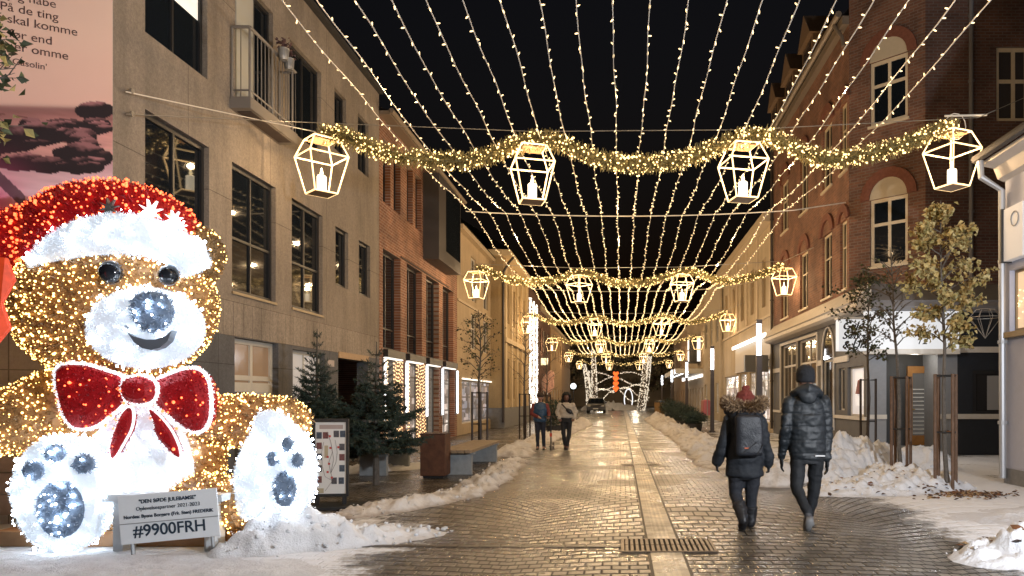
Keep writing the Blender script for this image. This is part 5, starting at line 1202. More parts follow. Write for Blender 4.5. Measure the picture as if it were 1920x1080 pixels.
st = thing('map_stand', 'black framed street map stand with photo tiles on a dark foot plate', 'map stand', (-4.25, 10.9, 0)); SY = 10.85; c = V((-4.22, SY, 0)); ux = V((1, .12, 0)).normalized(); ny = V((.12, -1, 0)).normalized(); fm = FR(c, ux, ny)
q = MB(); q.fbox(fm, -.25, .25, .16, .20, -.03, .02); q.fbox(fm, -.25, .25, 1.24, 1.29, -.03, .02); q.fbox(fm, -.25, -.215, .20, 1.24, -.03, .02); q.fbox(fm, .215, .25, .20, 1.24, -.03, .02); q.build('frame', mat('stand_black', (.018, .02, .022), .45), st)
for s in (-.19, .19):
    q = MB(); q.fbox(fm, s - .03, s + .03, .0, .16, -.02, .015); q.build('leg', mat('stand_black', ()), st)
q = MB(); q.fbox(fm, -.22, .62, .0, .045, -.28, .32); q.build('foot_plate', mat('stand_black', ()), st)
q = MB(); q.fbox(fm, -.215, .215, .2, 1.24, -.02, .0); pnl = q.build('map_panel', mat('map_paper', (.66, .66, .64), .5), st)
q = MB(); q.fbox(fm, -.16, .17, 1.14, 1.20, .001, .003); q.build('title_strip', mat('map_title', (.35, .29, .27), .6), pnl)
tiles = [(-.19, 1.0), (-.1, 1.0), (.05, 1.02), (.14, 1.02), (-.19, .85), (.13, .83), (-.19, .69), (.13, .68), (-.19, .52), (.13, .52), (-.19, .36), (.02, .34), (.12, .34)]
pics = [mat('photo_tile_' + n_, c_, .5, noise_amt=.6, nscale=45) for n_, c_ in (('blue', (.05, .07, .1)), ('red', (.15, .06, .06)), ('grey', (.07, .07, .08)))]
for k, (a, b) in enumerate(tiles):
    q = MB(); q.fbox(fm, a - .012, a + .075 - .012, b, b + .095, .001, .004); q.build('photo_tile', pics[k % 3], pnl)
q = MB(); rr = random.Random(3)
for pts in ([(-.05, 1.1), (0, .95), (.02, .8), (-.03, .65), (.0, .5), (.03, .4), (-.08, .24)], [(-.1, .95), (-.13, .8), (-.12, .6), (-.08, .45), (.0, .4)], [(.06, .98), (.09, .8), (.07, .65), (.0, .5)], [(.0, .95), (.04, .7), (.0, .5)]): q.tube([fm(a, b, .004) for a, b in pts], .003, 4)
q.build('street_line', mat('map_line', (.18, .16, .16), .6), pnl); q = MB()
for a, b in ((-.03, 1.02), (-.06, .72), (-.04, .62), (-.06, .5), (.0, .42), (.09, .86), (-.02, .85)): q.fbox(fm, a, a + .03, b, b + .03, .004, .006)
q.build('map_marker', mat('marker_red', (.45, .06, .05), .5), pnl)
q = MB(); q.fbox(fm, -.2, -.1, .21, .28, .001, .004); q.fbox(fm, -.09, -.04, .72, .9, .001, .003); q.build('map_block', mat('map_tan', (.42, .36, .24), .6), pnl)

# ---------------------------------------------------------------- people
def px2l(px, py, X0, sc_, zb=990): return (px - X0) / sc_, (zb - py) / sc_
M_skin = mat('skin', (.36, .20, .14), .55); M_skind = mat('skin_deep', (.16, .08, .055), .55); M_blk = mat('black_jacket', (.010, .014, .018), .55, bump=.3, bscale=9); M_navy = mat('navy_parka', (.006, .009, .014), .75, bump=.3, bscale=40)
M_tr = mat('black_trousers', (.007, .009, .012), .75, bump=.3, bscale=30); M_jean = mat('dark_jeans', (.013, .015, .021), .8, bump=.3, bscale=40)
def fingers(mb, palm, d, side, r=.0095, L=.075, curl=.5):
    """five finger chains from the palm end: d = pointing direction, side = across the palm"""
    d, side = V(d).normalized(), V(side).normalized(); nrm = d.cross(side)
    for k, (o, l) in enumerate(((-.033, .85), (-.011, 1.0), (.011, .95), (.033, .75))):
        p = V(palm) + side * o + d * .03; a = p + d * L * l * .45; b = a + (d * (1 - curl) + nrm * curl).normalized() * L * l * .35; c = b + (d * (1 - curl * 1.6) + nrm * curl * 1.4).normalized() * L * l * .25
        mb.cap(p, r * 1.1, a, r, 8); mb.cap(a, r, b, r * .95, 8); mb.cap(b, r * .95, c, r * .8, 8)
    p = V(palm) - side * .035 - d * .02; a = p + (d * .6 - side * .7).normalized() * .035; mb.cap(p, r * 1.3, a, r * 1.15, 8); mb.cap(a, r * 1.15, a + (d * .9 - side * .25).normalized() * .03, r * .9, 8)
def head_body(mb, c, r=.105, face=(0, -1), nose=True):
    c = V(c); f = V((face[0], face[1], 0)); s = V((-f.y, f.x, 0))
    mb.ell(c, r * .78 if abs(f.y) > .5 else r * .92, r * .92 if abs(f.y) > .5 else r * .78, r * 1.15, 16, 12); mb.ell(c - V((0, 0, r * .45)) + f * r * .2, r * .6, r * .62, r * .7, 14, 10)
    for q in (-1, 1): mb.ell(c + s * q * r * .8 - V((0, 0, .01)), .014, .02, .032, 8, 6)
    if nose: mb.cap(c + f * r * .85 + V((0, 0, .0)), .012, c + f * r * 1.02 - V((0, 0, .035)), .017, 8)
# --- man in black walking away
PX, PY = (1512 - CX) / F_PX * 9.3, 9.3; O = V((PX, PY, 0)); s9 = F_PX / 9.3
L = lambda px, py, y=0.: V((PX + (px - 1512) / s9, PY + y, (989 - py) / s9))
shL, shR, elL, elR, haL, haR = L(1480, 757), L(1545, 757), L(1470, 812, -.04), L(1553, 812, .02), L(1468, 858, .08), L(1550, 862, -.02)
hiL, hiR, knL, knR, anL, anR = L(1497, 862), L(1530, 862), L(1491, 915, -.08), L(1529, 922, .06), L(1502, 958, -.34), L(1522, 972, .12)
b = MB(); head_body(b, L(1511, 713, .02), .112, (0, 1)); b.cap(L(1511, 740), .06, L(1511, 725, .01), .055); b.loft([(L(1512, 745), .09, .07), (L(1512, 760), .2, .1), (L(1512, 800), .18, .11), (L(1513, 850), .16, .11), (L(1513, 870), .16, .11)], 20)
for a, e, h in ((shL, elL, haL), (shR, elR, haR)): b.cap(a, .058, e, .044); b.cap(e, .044, h, .03); b.ell(h - V((0, 0, .05)), .022, .04, .05, 10, 8)
for h, k, a in ((hiL, knL, anL), (hiR, knR, anR)): b.cap(h, .07, k, .045); b.cap(k, .045, a, .03); b.cap(a, .03, a + V((0, .10, -.04)), .025)
man = remesh(b, 'person', M_skin, .016, 3, None, O); tag(man, 'man in black padded jacket, beanie and dark trousers walking away', 'person')
j = MB(); j.loft([(L(1511, 741, -.01), .085, .075), (L(1512, 749), .15, .10), (L(1512, 760), .215, .125), (L(1512, 785), .235, .145), (L(1513, 820), .225, .145), (L(1513, 848), .225, .145), (L(1514, 863), .222, .14), (L(1514, 866), .2, .12)], 24, .85)
for a, e, h in ((shL, elL, haL), (shR, elR, haR)): j.cap(a, .088, e, .07); j.cap(e, .07, h, .052)
quilt = lambda v: -.010 * max(0, 1 - abs(((v.z * 1.0) % .165) - .0825) / .016) if .85 < v.z < 1.5 else 0
jk = remesh(j, 'padded_jacket', M_blk, .013, 4, man, fold=.014, fscale=8, seed=1, extra=quilt)
h = MB(); h.tube([L(1483, 744, .02), L(1495, 736, -.07), L(1511, 733, -.11), L(1527, 736, -.07), L(1541, 745, .02)], [.045, .065, .075, .065, .045], 12); h.ell(L(1511, 748, -.12), .12, .05, .085, 16, 10); remesh(h, 'hood', M_blk, .014, 4, man, fold=.012, seed=2)
h = MB(); c = L(1511, 706, .02); h.lathe(c, [(.108, -.095), (.116, -.07), (.119, -.03), (.119, .02), (.108, .07), (.08, .105), (.04, .125), (.006, .13)], 20); h.v = [(a, b_ + (b_ - c.y) * .12, z) for a, b_, z in h.v]; remesh(h, 'beanie', mat('beanie_black', (.008, .009, .012), .85, bump=.6, bscale=60), .012, 2, man, fold=.006, fscale=14)
t_ = MB(); t_.loft([(L(1513, 852), .19, .125), (L(1513, 872), .185, .13)], 20)
for hh, k, a in ((hiL, knL, anL), (hiR, knR, anR)): t_.cap(hh, .108, k, .078); t_.cap(k, .078, a, .055)
remesh(t_, 'trousers', M_tr, .012, 4, man, fold=.012, fscale=6, seed=3)
for a, dz, lift in ((anL, -.75, True), (anR, -.12, False)):
    q = MB(); d = V((0, .72 if lift else 1, dz)).normalized(); heel = a + V((0, -.03, -.05)); q.cap(heel, .048, heel + d * .1, .05); q.cap(heel + d * .1, .05, heel + d * .2, .038); q.cap(a, .05, heel, .045); sh_ = remesh(q, 'shoe', mat('shoe_dark', (.05, .05, .055), .6), .010, 2, man)
    q = MB(); up = V((0, -d.z, d.y)); q.tube([heel - d * .05 - up * .05, heel + d * .1 - up * .055, heel + d * .235 - up * .04], [.045, .05, .034], 12); q.v = [tuple(V(v)) for v in q.v]; q.build('sole', mat('sole_pale', (.16, .16, .16), .6), sh_, True)
for h_, s in ((haL, -1), (haR, 1)):
    q = MB(); pl = h_ - V((0, 0, .075)); q.cap(h_ + V((0, 0, .01)), .036, h_ - V((0, 0, .03)), .034); q.ell(pl, .024, .048, .055, 12, 8); fingers(q, pl - V((0, 0, .02)), (0, .1, -1), (0, -s * 1, 0), .0105, .085, .35); remesh(q, 'glove', mat('glove_black', (.01, .012, .015), .6), .0075, 1, man)
q = MB(); ys = PY - .155
q.box(PX + .07, PX + .19, ys - .008, ys + .02, (989 - 856) / s9 - .008, (989 - 856) / s9 + .006); q.build('reflective_strip', mat('reflect_white', (.8, .8, .8), .4), man)
# --- woman in parka walking away
PX, PY = (1395 - CX) / F_PX * 9.14, 9.14; O = V((PX, PY, 0)); s9 = F_PX / 9.14; zf = 992
L = lambda px, py, y=0.: V((PX + (px - 1395) / s9, PY + y, (zf - py) / s9))
shL, shR, elL, elR, haL, haR = L(1368, 790), L(1424, 790), L(1356, 830, -.05), L(1434, 832, .0), L(1345, 868, .03), L(1442, 870, .03)
hiL, hiR, knL, knR, anL, anR = L(1381, 893), L(1411, 893), L(1379, 928, .02), L(1409, 932, .04), L(1388, 966, -.22), L(1409, 978, .06)
b = MB(); head_body(b, L(1397, 755, .02), .108, (0, 1)); b.cap(L(1396, 775), .055, L(1397, 763), .05); b.loft([(L(1396, 778), .08, .07), (L(1396, 792), .17, .09), (L(1396, 830), .15, .1), (L(1396, 895), .17, .12)], 18)
for a, e, h in ((shL, elL, haL), (shR, elR, haR)): b.cap(a, .05, e, .04); b.cap(e, .04, h, .03); b.ell(h - V((0, 0, .03)), .025, .04, .05, 10, 8)
for h, k, a in ((hiL, knL, anL), (hiR, knR, anR)): b.cap(h, .07, k, .045); b.cap(k, .045, a, .03); b.cap(a, .03, a + V((0, .09, -.04)), .025)
wom = remesh(b, 'person', M_skin, .016, 3, None, O); tag(wom, 'woman in dark parka with fur hood and red bobble hat walking away', 'person')
j = MB(); j.loft([(L(1396, 768), .1, .09), (L(1396, 778), .17, .12), (L(1396, 790), .215, .14), (L(1396, 825), .215, .15), (L(1396, 860), .222, .16), (L(1396, 893), .232, .165), (L(1396, 897), .2, .14)], 24, .9)
for a, e, h in ((shL, elL, haL), (shR, elR, haR)): j.cap(a, .088, e, .078); j.cap(e, .078, h, .07)
remesh(j, 'parka', M_navy, .013, 3, wom, fold=.02, fscale=5, seed=5)
h = MB(); h.ell(L(1395, 783, -.1), .2, .1, .12, 18, 12); h.tube([L(1362, 772, .04), L(1378, 775, -.09), L(1396, 775, -.13), L(1414, 775, -.09), L(1430, 772, .04)], [.05, .07, .075, .07, .05], 12); remesh(h, 'hood', M_navy, .014, 4, wom, fold=.012, seed=6)
ring_ = [L(1396, 764, 0) + V((.205 * math.cos(a), .14 * math.sin(a) * 1.0, .035 * math.cos(a * 2) + .02)) for a in [6.283 * i / 24 for i in range(24)]]; q = MB(); q.tube(ring_, .045, 8, True); base_f = list(zip(ring_, range(24))); fr_ = random.Random(9); q.k = 0
for _ in range(5200):
    i = fr_.randrange(24); c = ring_[i].lerp(ring_[(i + 1) % 24], fr_.random()); o = (c - L(1396, 764, 0)); o.z = 0; o.normalize(); d = (o * fr_.uniform(-.2, 1) + V((0, 0, fr_.uniform(-.8, .9))) + V((fr_.uniform(-1, 1), fr_.uniform(-1, 1), fr_.uniform(-1, 1))) * .5).normalized(); e = d.orthogonal().normalized() * .0035; p = c + d * .03; ln = fr_.uniform(.035, .085); q.k = fr_.choice((0, 0, 1)); q.quad(p - e, p + e, p + d * ln + V((0, 0, -.01)), p + d * ln - e * .3)
q.build('fur_trim', [mat('fur_tan', (.33, .22, .12), .8), mat('fur_brown', (.12, .07, .04), .8)], wom)
h = MB(); c = L(1398, 750, .02); h.lathe(c, [(.112, -.07), (.116, -.05), (.115, .0), (.1, .06), (.07, .095), (.03, .11)], 20); h.ell(c + V((0, 0, .13)), .046, .046, .044, 12, 9); remesh(h, 'bobble_hat', mat('hat_red', (.17, .03, .02), .9, bump=1.0, bscale=70), .010, 2, wom, fold=.016, fscale=22)
t_ = MB(); t_.loft([(L(1396, 880), .18, .12), (L(1396, 900), .19, .125)], 18)
for hh, k, a in ((hiL, knL, anL), (hiR, knR, anR)): t_.cap(hh, .108, k, .078); t_.cap(k, .078, a, .06)
remesh(t_, 'jeans', M_jean, .013, 4, wom, fold=.012, fscale=6, seed=7)
for a, k, dz in ((anL, knL, -.75), (anR, knR, -.12)):
    q = MB(); m_ = a.lerp(k, .55); d = V((0, .75 if dz < -.5 else 1, dz)).normalized(); heel = a + V((0, -.02, -.04)); q.tube([m_, a.lerp(k, .2), heel], [.088, .072, .06], 14); q.cap(heel, .056, heel + d * .09, .055); q.cap(heel + d * .09, .055, heel + d * .17, .042); remesh(q, 'boot', mat('boot_black', (.012, .012, .014), .5), .011, 2, wom, fold=.008, fscale=14)
for h_, s in ((haL, -1), (haR, 1)):
    q = MB(); d = V((s * -.02, .05, -1)); pl = h_ - V((0, 0, .05)); q.ell(pl, .022, .04, .045, 12, 8); fingers(q, pl - V((0, 0, .012)), (0, .25, -1), (0, -s, 0), .009, .05, .6); remesh(q, 'mitten_hand', mat('glove_black', ()), .0075, 1, wom)
bpk = thing('backpack', 'dark grey rectangular backpack worn by the woman in the parka', 'backpack', L(1397, 850, -.2)); q = MB(); cY = -.235
q.loft([(L(1398, 853, cY), .15, .07), (L(1398, 848, cY), .165, .085), (L(1398, 800, cY), .165, .085), (L(1397, 782, cY + .01), .155, .075), (L(1397, 778, cY + .02), .12, .055)], 28, .45); remesh(q, 'pack', mat('pack_grey', (.009, .011, .016), .5, bump=.3, bscale=60), .012, 3, bpk, fold=.006, fscale=5, seed=8)
q = MB(); q.box(L(1391, 838, 0).x - .02, L(1391, 838, 0).x + .03, PY + cY - .093, PY + cY - .08, L(0, 839, 0).z - .006, L(0, 839, 0).z + .008); q.build('logo_patch', mat('patch_orange', (.5, .10, .03), .5), bpk)
q = MB(); q.tube([L(1383, 849, cY - .09), L(1410, 828, cY - .092)], .005, 5); q.tube([L(1410, 852, cY - .08), L(1422, 832, cY - .085)], .005, 5); q.build('seam', M_black, bpk)
for s in (1380, 1412):
    q = MB(); q.tube([L(s, 781, cY + .02), L(s, 772, -.12), L(s, 782, .02)], .02, 6); q.build('strap', mat('pack_grey', ()), bpk)
# --- pair further away, facing the camera
def walker(px, feet, label, spec):
    Y = F_PX * CH / (feet - HY); X = (px - CX) / F_PX * Y; O = V((X, Y, 0)); k = spec['h'] / 1.75; A = lambda x, y, z: O + V((x, y, z)) * k
    hd = A(0, 0, 1.63); b = MB(); head_body(b, hd, .105, (0, -1)); b.cap(A(0, 0, 1.42), .055, hd, .05); b.loft([(A(0, 0, 1.46), .08, .07), (A(0, 0, 1.4), .18, .09), (A(0, 0, 1.15), .16, .1), (A(0, 0, .9), .16, .11)], 18)
    arms = spec['arms']; legs = spec['legs']
    for s, e, h in arms:
        s, e, h = A(*s), A(*e), A(*h); b.cap(s, .052, e, .042); b.cap(e, .042, h, .03); d = (h - e).normalized(); b.ell(h + d * .05, .03, .03, .05, 10, 8); fingers(b, h + d * .05, d, (1 if e.x > O.x else -1, 0, 0.0), .010, .06, .5)
    for h, n_, a in legs: h, n_, a = A(*h), A(*n_), A(*a); b.cap(h, .085, n_, .058); b.cap(n_, .058, a, .04); b.cap(a, .04, a + V((0, -.12, -.05)), .032)
    p = remesh(b, 'person', spec['skin'], .014, 2, None, O); tag(p, label, 'person')
    j = MB(); top, hem = 1.47, spec['hem']; j.loft([(A(0, 0, top), .09, .08), (A(0, 0, 1.42), .19, .115), (A(0, 0, 1.25), .215, .14), (A(0, 0, hem + .04), .205, .14), (A(0, 0, hem), .18, .12)], 20, .9); 
    if spec.get('sleeve') is spec['jacket']:
        for s, e, h in arms: j.cap(A(*s), .085, A(*e), .072); j.cap(A(*e), .072, A(*h), .058)
    remesh(j, 'jacket', spec['jacket'], .014, 3, p, fold=.018, seed=px)
    if spec.get('sleeve') is not spec['jacket']:
        for s, e, h in arms: q = MB(); q.cap(A(*s), .07, A(*e), .058); q.cap(A(*e), .058, A(*h), .048); remesh(q, 'sleeve', spec['sleeve'], .012, 2, p, fold=.01)
    t_ = MB(); t_.loft([(A(0, 0, .98), .165, .115), (A(0, 0, .84), .17, .12)], 18)
    for h, n_, a in legs: t_.cap(A(*h), .095, A(*n_), .068); t_.cap(A(*n_), .068, A(*a), .05)
    remesh(t_, 'trousers', spec['trousers'], .013, 3, p, fold=.01)
    for h, n_, a in legs: a = A(*a); q = MB(); q.cap(a + V((0, .03, -.045)), .045, a + V((0, -.07, -.055)), .047); q.cap(a + V((0, -.07, -.055)), .047, a + V((0, -.15, -.065)), .036); q.cap(a, .048, a + V((0, .02, -.04)), .046); remesh(q, 'shoe', mat('boot_black', ()), .011, 1, p)
    for s in (-1, 1): q = MB(); q.ell(hd + V((s * .036, -.092, .015)), .012, .01, .008, 8, 6); q.build('eye', mat('eye_dark', (.01, .008, .008), .3), p, True)
    q = MB(); q.tube([hd + V((-.028, -.092, -.066)), hd + V((0, -.1, -.07)), hd + V((.028, -.092, -.066))], .006, 5); q.build('mouth', mat('lip', (.25, .07, .06), .5), p)
    return p, A, hd
M_vest = mat('vest_blue', (.02, .06, .12), .5, bump=.3, bscale=20); M_rsl = mat('sleeve_red', (.17, .03, .025), .7)
p, A, hd = walker(1013, 843, 'person in blue padded vest with red sleeves walking beside a scooter', dict(h=1.72, skin=M_skin, hem=.86, jacket=M_vest, sleeve=M_rsl, trousers=mat('trouser_navy', (.012, .016, .03), .8), arms=[((-.2, 0, 1.38), (-.27, -.02, 1.12), (-.06, -.2, 1.03)), ((.2, 0, 1.38), (.27, .0, 1.12), (.28, -.18, 1.02))], legs=[((-.09, 0, .88), (-.08, -.04, .5), (-.08, .0, .08)), ((.09, 0, .88), (.1, -.05, .5), (.12, -.04, .08))]))
q = MB(); q.lathe(hd + V((0, .01, .03)), [(.115, -.02), (.12, .04), (.095, .1), (.04, .13), (.005, .135)], 16); q.ell(hd + V((0, -.1, .055)), .09, .06, .018, 14, 6); q.build('cap', mat('cap_brown', (.05, .032, .022), .9), p, True)
M_pj = mat('jacket_cream', (.50, .44, .36), .8, bump=.4, bscale=20)
p, A, hd = walker(1062, 842, 'person with big dark curly hair in cream jacket walking towards us', dict(h=1.72, skin=M_skind, hem=.98, jacket=M_pj, sleeve=M_pj, trousers=mat('trouser_black', (.014, .015, .018), .8), arms=[((-.2, 0, 1.38), (-.29, .05, 1.15), (-.22, -.08, .97)), ((.2, 0, 1.38), (.28, .05, 1.15), (.24, -.07, .97))], legs=[((-.09, 0, .88), (-.09, -.06, .48), (-.04, .03, .1)), ((.09, 0, .88), (.08, .02, .48), (.03, -.06, .08))]))
q = MB(); r_ = random.Random(4)
for _ in range(900):
    d = V((r_.gauss(0, 1), r_.gauss(0, 1), r_.gauss(.25, .9))).normalized()
    if d.y < -.45 and -.8 < d.z < .45: continue
    c = hd + V((d.x * .135, d.y * .12 + .02, d.z * .15 + .01)); q.ell(c, .022, .022, .022, 5, 4)
q.ell(hd + V((0, .05, .03)), .13, .1, .14, 14, 10)
for s in (-1, 1):
    for k in range(40): q.ell(hd + V((s * .12 + r_.gauss(0, .03), .02 + r_.gauss(0, .03), -.05 - .2 * r_.random())), .028, .028, .03, 5, 4)
q.build('curly_hair', mat('hair_black', (.008, .007, .007), .6), p)
bg_ = thing('crossbody_bag', 'black crossbody bag worn across the cream jacket', 'bag', A(.08, -.17, 1.22)); q = MB(); q.ell(A(.1, -.17, 1.2), .12, .045, .07, 14, 8, Matrix.Rotation(R(-35), 3, 'Y').inverted()); q.build('pouch', M_black, bg_, True); q = MB(); q.tube([A(-.14, -.1, 1.42), A(-.02, -.16, 1.3), A(.12, -.17, 1.18), A(.22, -.08, 1.1)], .02, 6); q.build('strap', M_black, bg_)
X, Y = (1033 - CX) / F_PX * 22.5, 22.5; sc_ = thing('kick_scooter', 'black kick scooter held upright between the two walkers', 'scooter', (X, Y, 0)); q = MB(); q.tube([(X, Y, .1), (X - .01, Y + .08, 1.02)], .022, 8); q.build('stem', M_black, sc_); q = MB(); q.tube([(X - .22, Y + .08, 1.02), (X + .2, Y + .08, 1.02)], .018, 8); q.build('handlebar', M_black, sc_); q = MB(); q.box(X - .07, X + .07, Y + .08, Y + .75, .09, .12); q.build('deck', M_black, sc_)
for yk in (Y - .02, Y + .82): q = MB(); q.tube([(X + .0, yk + .085 * math.cos(a), .1 + .085 * math.sin(a)) for a in [6.283 * i / 16 for i in range(16)]], .022, 6, True); q.tube([(X - .03, yk, .1), (X + .03, yk, .1)], .03, 8); q.build('wheel', M_black, sc_)
q = MB(); q.box(X - .035, X + .035, Y - .03, Y, .42, .52); q.build('reflector', mat('scooter_red', (.5, .05, .03), .4), sc_)

# ---------------------------------------------------------------- parked car
t = thing('parked_car', 'dark grey car parked facing us at the far end of the street', 'car', (-2.55, 74, 0)); cx, cy = -2.55, 74.; mcar = mat('car_paint', (.05, .05, .052), .3, .5)
prof = [(0, .35), (0, .72), (.12, .85), (1.0, .98), (1.65, 1.48), (2.3, 1.58), (3.5, 1.52), (4.1, 1.05), (4.3, .9), (4.3, .35)]
q = MB(); vs = []; n = len(prof)
for s, w in ((-1, .9), (1, .9)): vs += [V((cx + s * (w - (.16 if z > 1.1 else 0.0)), cy + y, z)) for y, z in prof]
q.add(vs, [tuple(range(n)), tuple(range(2 * n - 1, n - 1, -1))] + [(i, (i + 1) % n, n + (i + 1) % n, n + i) for i in range(n)]); q.build('body', mcar, t)
q = MB(); q.quad((cx - .78, cy + 1.04, 1.04), (cx + .78, cy + 1.04, 1.04), (cx + .66, cy + 1.6, 1.47), (cx - .66, cy + 1.6, 1.47)); q.build('windscreen', M_glass, t)
q = MB(); q.box(cx - .5, cx + .5, cy - .03, cy - .002, .6, .72); q.build('grille', M_black, t); q = MB(); q.box(cx - .26, cx + .26, cy - .05, cy - .031, .42, .53); q.build('number_plate', mat('plate_white', (.7, .7, .65), .5), t); q = MB(); q.box(cx - .88, cx + .88, cy - .08, cy - .001, .3, .4); q.build('bumper', M_black, t)
for s in (-1, 1):
    q = MB(); q.ell((cx + s * .68, cy + .02, .74), .17, .06, .085, 12, 8); q.build('headlight', mat('headlight', (.5, .5, .48), .15), t, True); q = MB(); q.box(cx + s * 1.0 - .09, cx + s * 1.0 + .09, cy + 1.25, cy + 1.4, 1.0, 1.14); q.build('mirror', mcar, t)
    for y in (.75, 3.5): q = MB(); q.tube([(cx + s * .72, cy + y, .32), (cx + s * .92, cy + y, .32)], .32, 18); w_ = q.build('wheel', mat('tyre', (.015, .015, .015), .8), t); q = MB(); q.tube([(cx + s * .921, cy + y, .32), (cx + s * .93, cy + y, .32)], .2, 14); q.build('rim', M_grey_metal, w_)

# ---------------------------------------------------------------- far end: lit trunks, light arches, trees
E_far = mat('far_led', (1, 1, 1), .4, emit=(1, .86, .66), es=.8, sample=False)
def lit_trunk(label, x0, x1, Y, z1, seed, w=.35):
    r_ = random.Random(seed); t = thing('lit_tree', label, 'lit tree trunk', (x0, Y, 0), group='tree trunks wrapped in lights'); q = MB(); q.tube([(x0, Y, 0), ((x0 + x1) / 2 + .1, Y, z1 / 2), (x1, Y, z1)], [w, w * .8, w * .55], 10); q.build('trunk', M_bark, t); b = MB()
    for _ in range(420):
        s = r_.random(); a = r_.random() * 6.28; rr = w * (1 - .4 * s) + .05; b.ell((x0 + (x1 - x0) * s + .1 * math.sin(s * 3.1) + rr * math.cos(a), Y + rr * math.sin(a), z1 * s), .05, .05, .06, 5, 3)
    b.build('fairy_lights', E_far, t)['kind'] = 'stuff'
lit_trunk('leaning trunk wrapped in white lights, leftmost at the far square', -3.8, -4.5, 90, 5.6, 1, .25); lit_trunk('upright trunk wrapped in white lights left of the far light arch', -3.2, -3.35, 88, 7.2, 2, .3); lit_trunk('thick leaning trunk wrapped in white lights right of the far light arch', 2.2, 2.9, 88, 7.0, 3, .35); lit_trunk('slim trunk wrapped in white lights, rightmost at the far square', 2.6, 3.5, 91, 6.6, 4, .22)
lit_trunk('trunk wrapped in lights behind the parked car', -4.2, -3.9, 94, 5.0, 5, .3)
t = thing('light_arch', 'arch of swagged white lights across the far square', 'light arch', (0, 104, 0)); b = MB(); q = MB(); r_ = random.Random(6)
for k in range(5):
    for s in (-1, 1):
        pts = [V((-.6 + s * (.3 + u * 4.2), 104 + k * .4, 4.6 - k * .62 + .5 * math.sin(u * 3.14 * (1 + .3 * k) + k * 1.9 + s * .6) - .35 * k * u)) for u in [i / 14 for i in range(15)]]; q.tube(pts, .02, 4)
        for a, c in zip(pts, pts[1:]):
            for _ in range(4): b.ell(a.lerp(c, r_.random()) + V((0, 0, r_.uniform(-.08, .08))), .05, .05, .05, 5, 3)
q.build('cord', M_cable, t); b.build('fairy_lights', E_far, t)['kind'] = 'stuff'
for x_ in (-3., 2.): lamp('arch_fill_lamp', (x_, 105.5, 3.6), 700, (1, .85, .62), .3, t)  # added lamps, boosting the arch's light onto the trees and building behind
t = thing('heart_garland', 'vertical chain of orange red lit hearts in the far light arch', 'decoration', (-.75, 102, 3)); q = MB()
for k in range(4): 
    c = V((-.75, 102, 4.75 - k * .68)); pts = [(0, -.42), (.42, .1), (.36, .36), (.14, .38), (0, .2), (-.14, .38), (-.36, .36), (-.42, .1)]; q.prism([(a * .95, z * .95) for a, z in pts], lambda a, z, d: c + V((a, d, z)), -.06, .06)
q.build('heart', mat('heart_red', (1, .2, .05), .5, emit=(1, .13, .02), es=1.5), t); 
t = thing('light_ring', 'upright white ring of lights at the far end of the street', 'light ring', (1.0, 100, 0)); q = MB(); q.tube([(.95 + .55 * math.cos(a), 100, 1.35 + 1.35 * math.sin(a)) for a in [6.283 * i / 32 for i in range(32)]], .06, 6, True); q.build('ring', mat('far_rope', (1, 1, 1), .5, emit=(.95, .97, 1), es=1.3), t)
t = thing('globe_lamp', 'round blue white globe lamp on a thin post left of the parked car', 'lamp', (-4.5, 70, 0)); q = MB(); q.tube([(-4.5, 70, 0), (-4.5, 70, 2.4)], .05, 8); q.build('post', M_black, t); q = MB(); q.ell((-4.5, 70, 2.65), .27, .27, .27, 14, 10); q.build('globe', mat('globe', (1, 1, 1), .5, emit=(.8, .95, 1), es=3), t, True)
MF = [mat('far_foliage', (.10, .085, .045), .8), mat('far_foliage_brown', (.16, .11, .06), .8)]
for k, (x, Y, H, rad) in enumerate(((-9, 118, 11, 5.), (-3, 122, 12, 5.5), (4, 120, 11, 5.2), (10, 117, 10, 5))):
    leaf_tree(['dark tree at far left behind the square', 'tall dark tree left of centre behind the light arch', 'tall dark tree right of centre behind the light arch', 'dark tree at far right behind the square'][k], x, Y, H, 2.5, rad, 1500, MF, 40 + k, name='background_tree', ls=.55, group='dark trees behind the square')
t = thing('far_building', 'dim brown building closing the view behind the far trees', 'building', (0, 132, 0)); q = MB(); q.box(-30, 30, 132, 140, 0, 9); q.build('wall', mat('far_wall', (.4, .3, .2), .9, noise_amt=.2, nscale=.5), t)
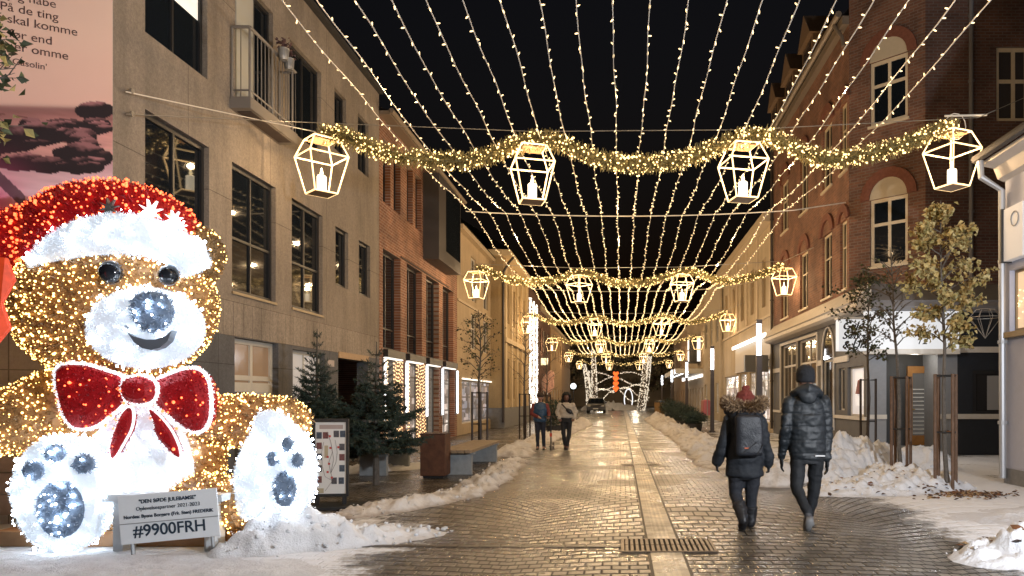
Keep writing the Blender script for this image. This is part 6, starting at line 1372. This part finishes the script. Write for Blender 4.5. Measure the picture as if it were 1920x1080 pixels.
# shrubs, boxes along the right kerb
def shrub(label, x, y, r, h, seed):
    r_ = random.Random(seed); t = thing('evergreen_shrub', label, 'shrub', (x, y, 0), group='potted evergreens on the right kerb'); q = MB(); q.lathe((x, y, 0), [(r * .5, 0), (r * .62, .35), (r * .66, .36), (r * .6, .34)], 14); q.build('pot', mat('pot_dark', (.03, .03, .032), .7), t); nd = MB()
    for _ in range(1100):
        d = V((r_.gauss(0, 1), r_.gauss(0, 1), r_.gauss(0, 1))).normalized() * r_.random() ** .4; c = V((x + d.x * r, y + d.y * r, .3 + h * .5 + d.z * h * .5)); v = V((r_.uniform(-1, 1), r_.uniform(-1, 1), r_.uniform(-.3, 1))).normalized(); o = v.orthogonal().normalized() * .02; nd.quad(c - o, c + o, c + v * .16 + o * .3, c + v * .16 - o * .3)
    nd.build('foliage', M_spr, t)
shrub('broad spruce bush in the snow right of the street lamp row', 3.35, 39, .75, .9, 1); shrub('dark clipped bush before the flat canopy', 3.3, 46, .8, 1.1, 2); shrub('dark bush further up the right kerb', 3.4, 54, .7, 1.2, 3); shrub('low spruce bush beside the second street lamp', 3.5, 35.5, .6, .6, 4); shrub('spruce bush on the left behind the person in cream jacket', -2.9, 33, .7, 1.2, 5)
t = thing('clothes_rack', 'rail of pink and red clothes outside the lit shop', 'clothes rack', (5.4, 44, 0)); q = MB(); q.tube([(5, 43.4, 0), (5, 43.4, 1.5), (5, 45, 1.5), (5, 45, 0)], .025, 6); q.build('rail', M_grey_metal, t); r_ = random.Random(2)
for k in range(9): q = MB(); y = 43.5 + k * .17; q.loft([((5, y, .55), .24, .04), ((5, y, 1.0), .22, .05), ((5, y, 1.4), .2, .05), ((5, y, 1.46), .05, .03)], 10); q.build('garment', mat('garment_%s' % ('pink', 'red', 'white')[k % 3], ((.5, .16, .2), (.35, .03, .03), (.5, .45, .42))[k % 3], .8), t)
t = thing('cardboard_bin', 'tan litter box standing by the dark bush on the right kerb', 'bin', (3.1, 60, 0)); q = MB(); q.loft([((3.1, 60, 0), .4, .4), ((3.1, 60, 1.2), .45, .45)], 4); q.build('body', mat('tan_box', (.35, .22, .1), .7), t); q = MB(); q.loft([((3.1, 60, 1.201), .5, .5), ((3.1, 60, 1.35), .3, .3)], 4); q.build('lid', M_black, t)
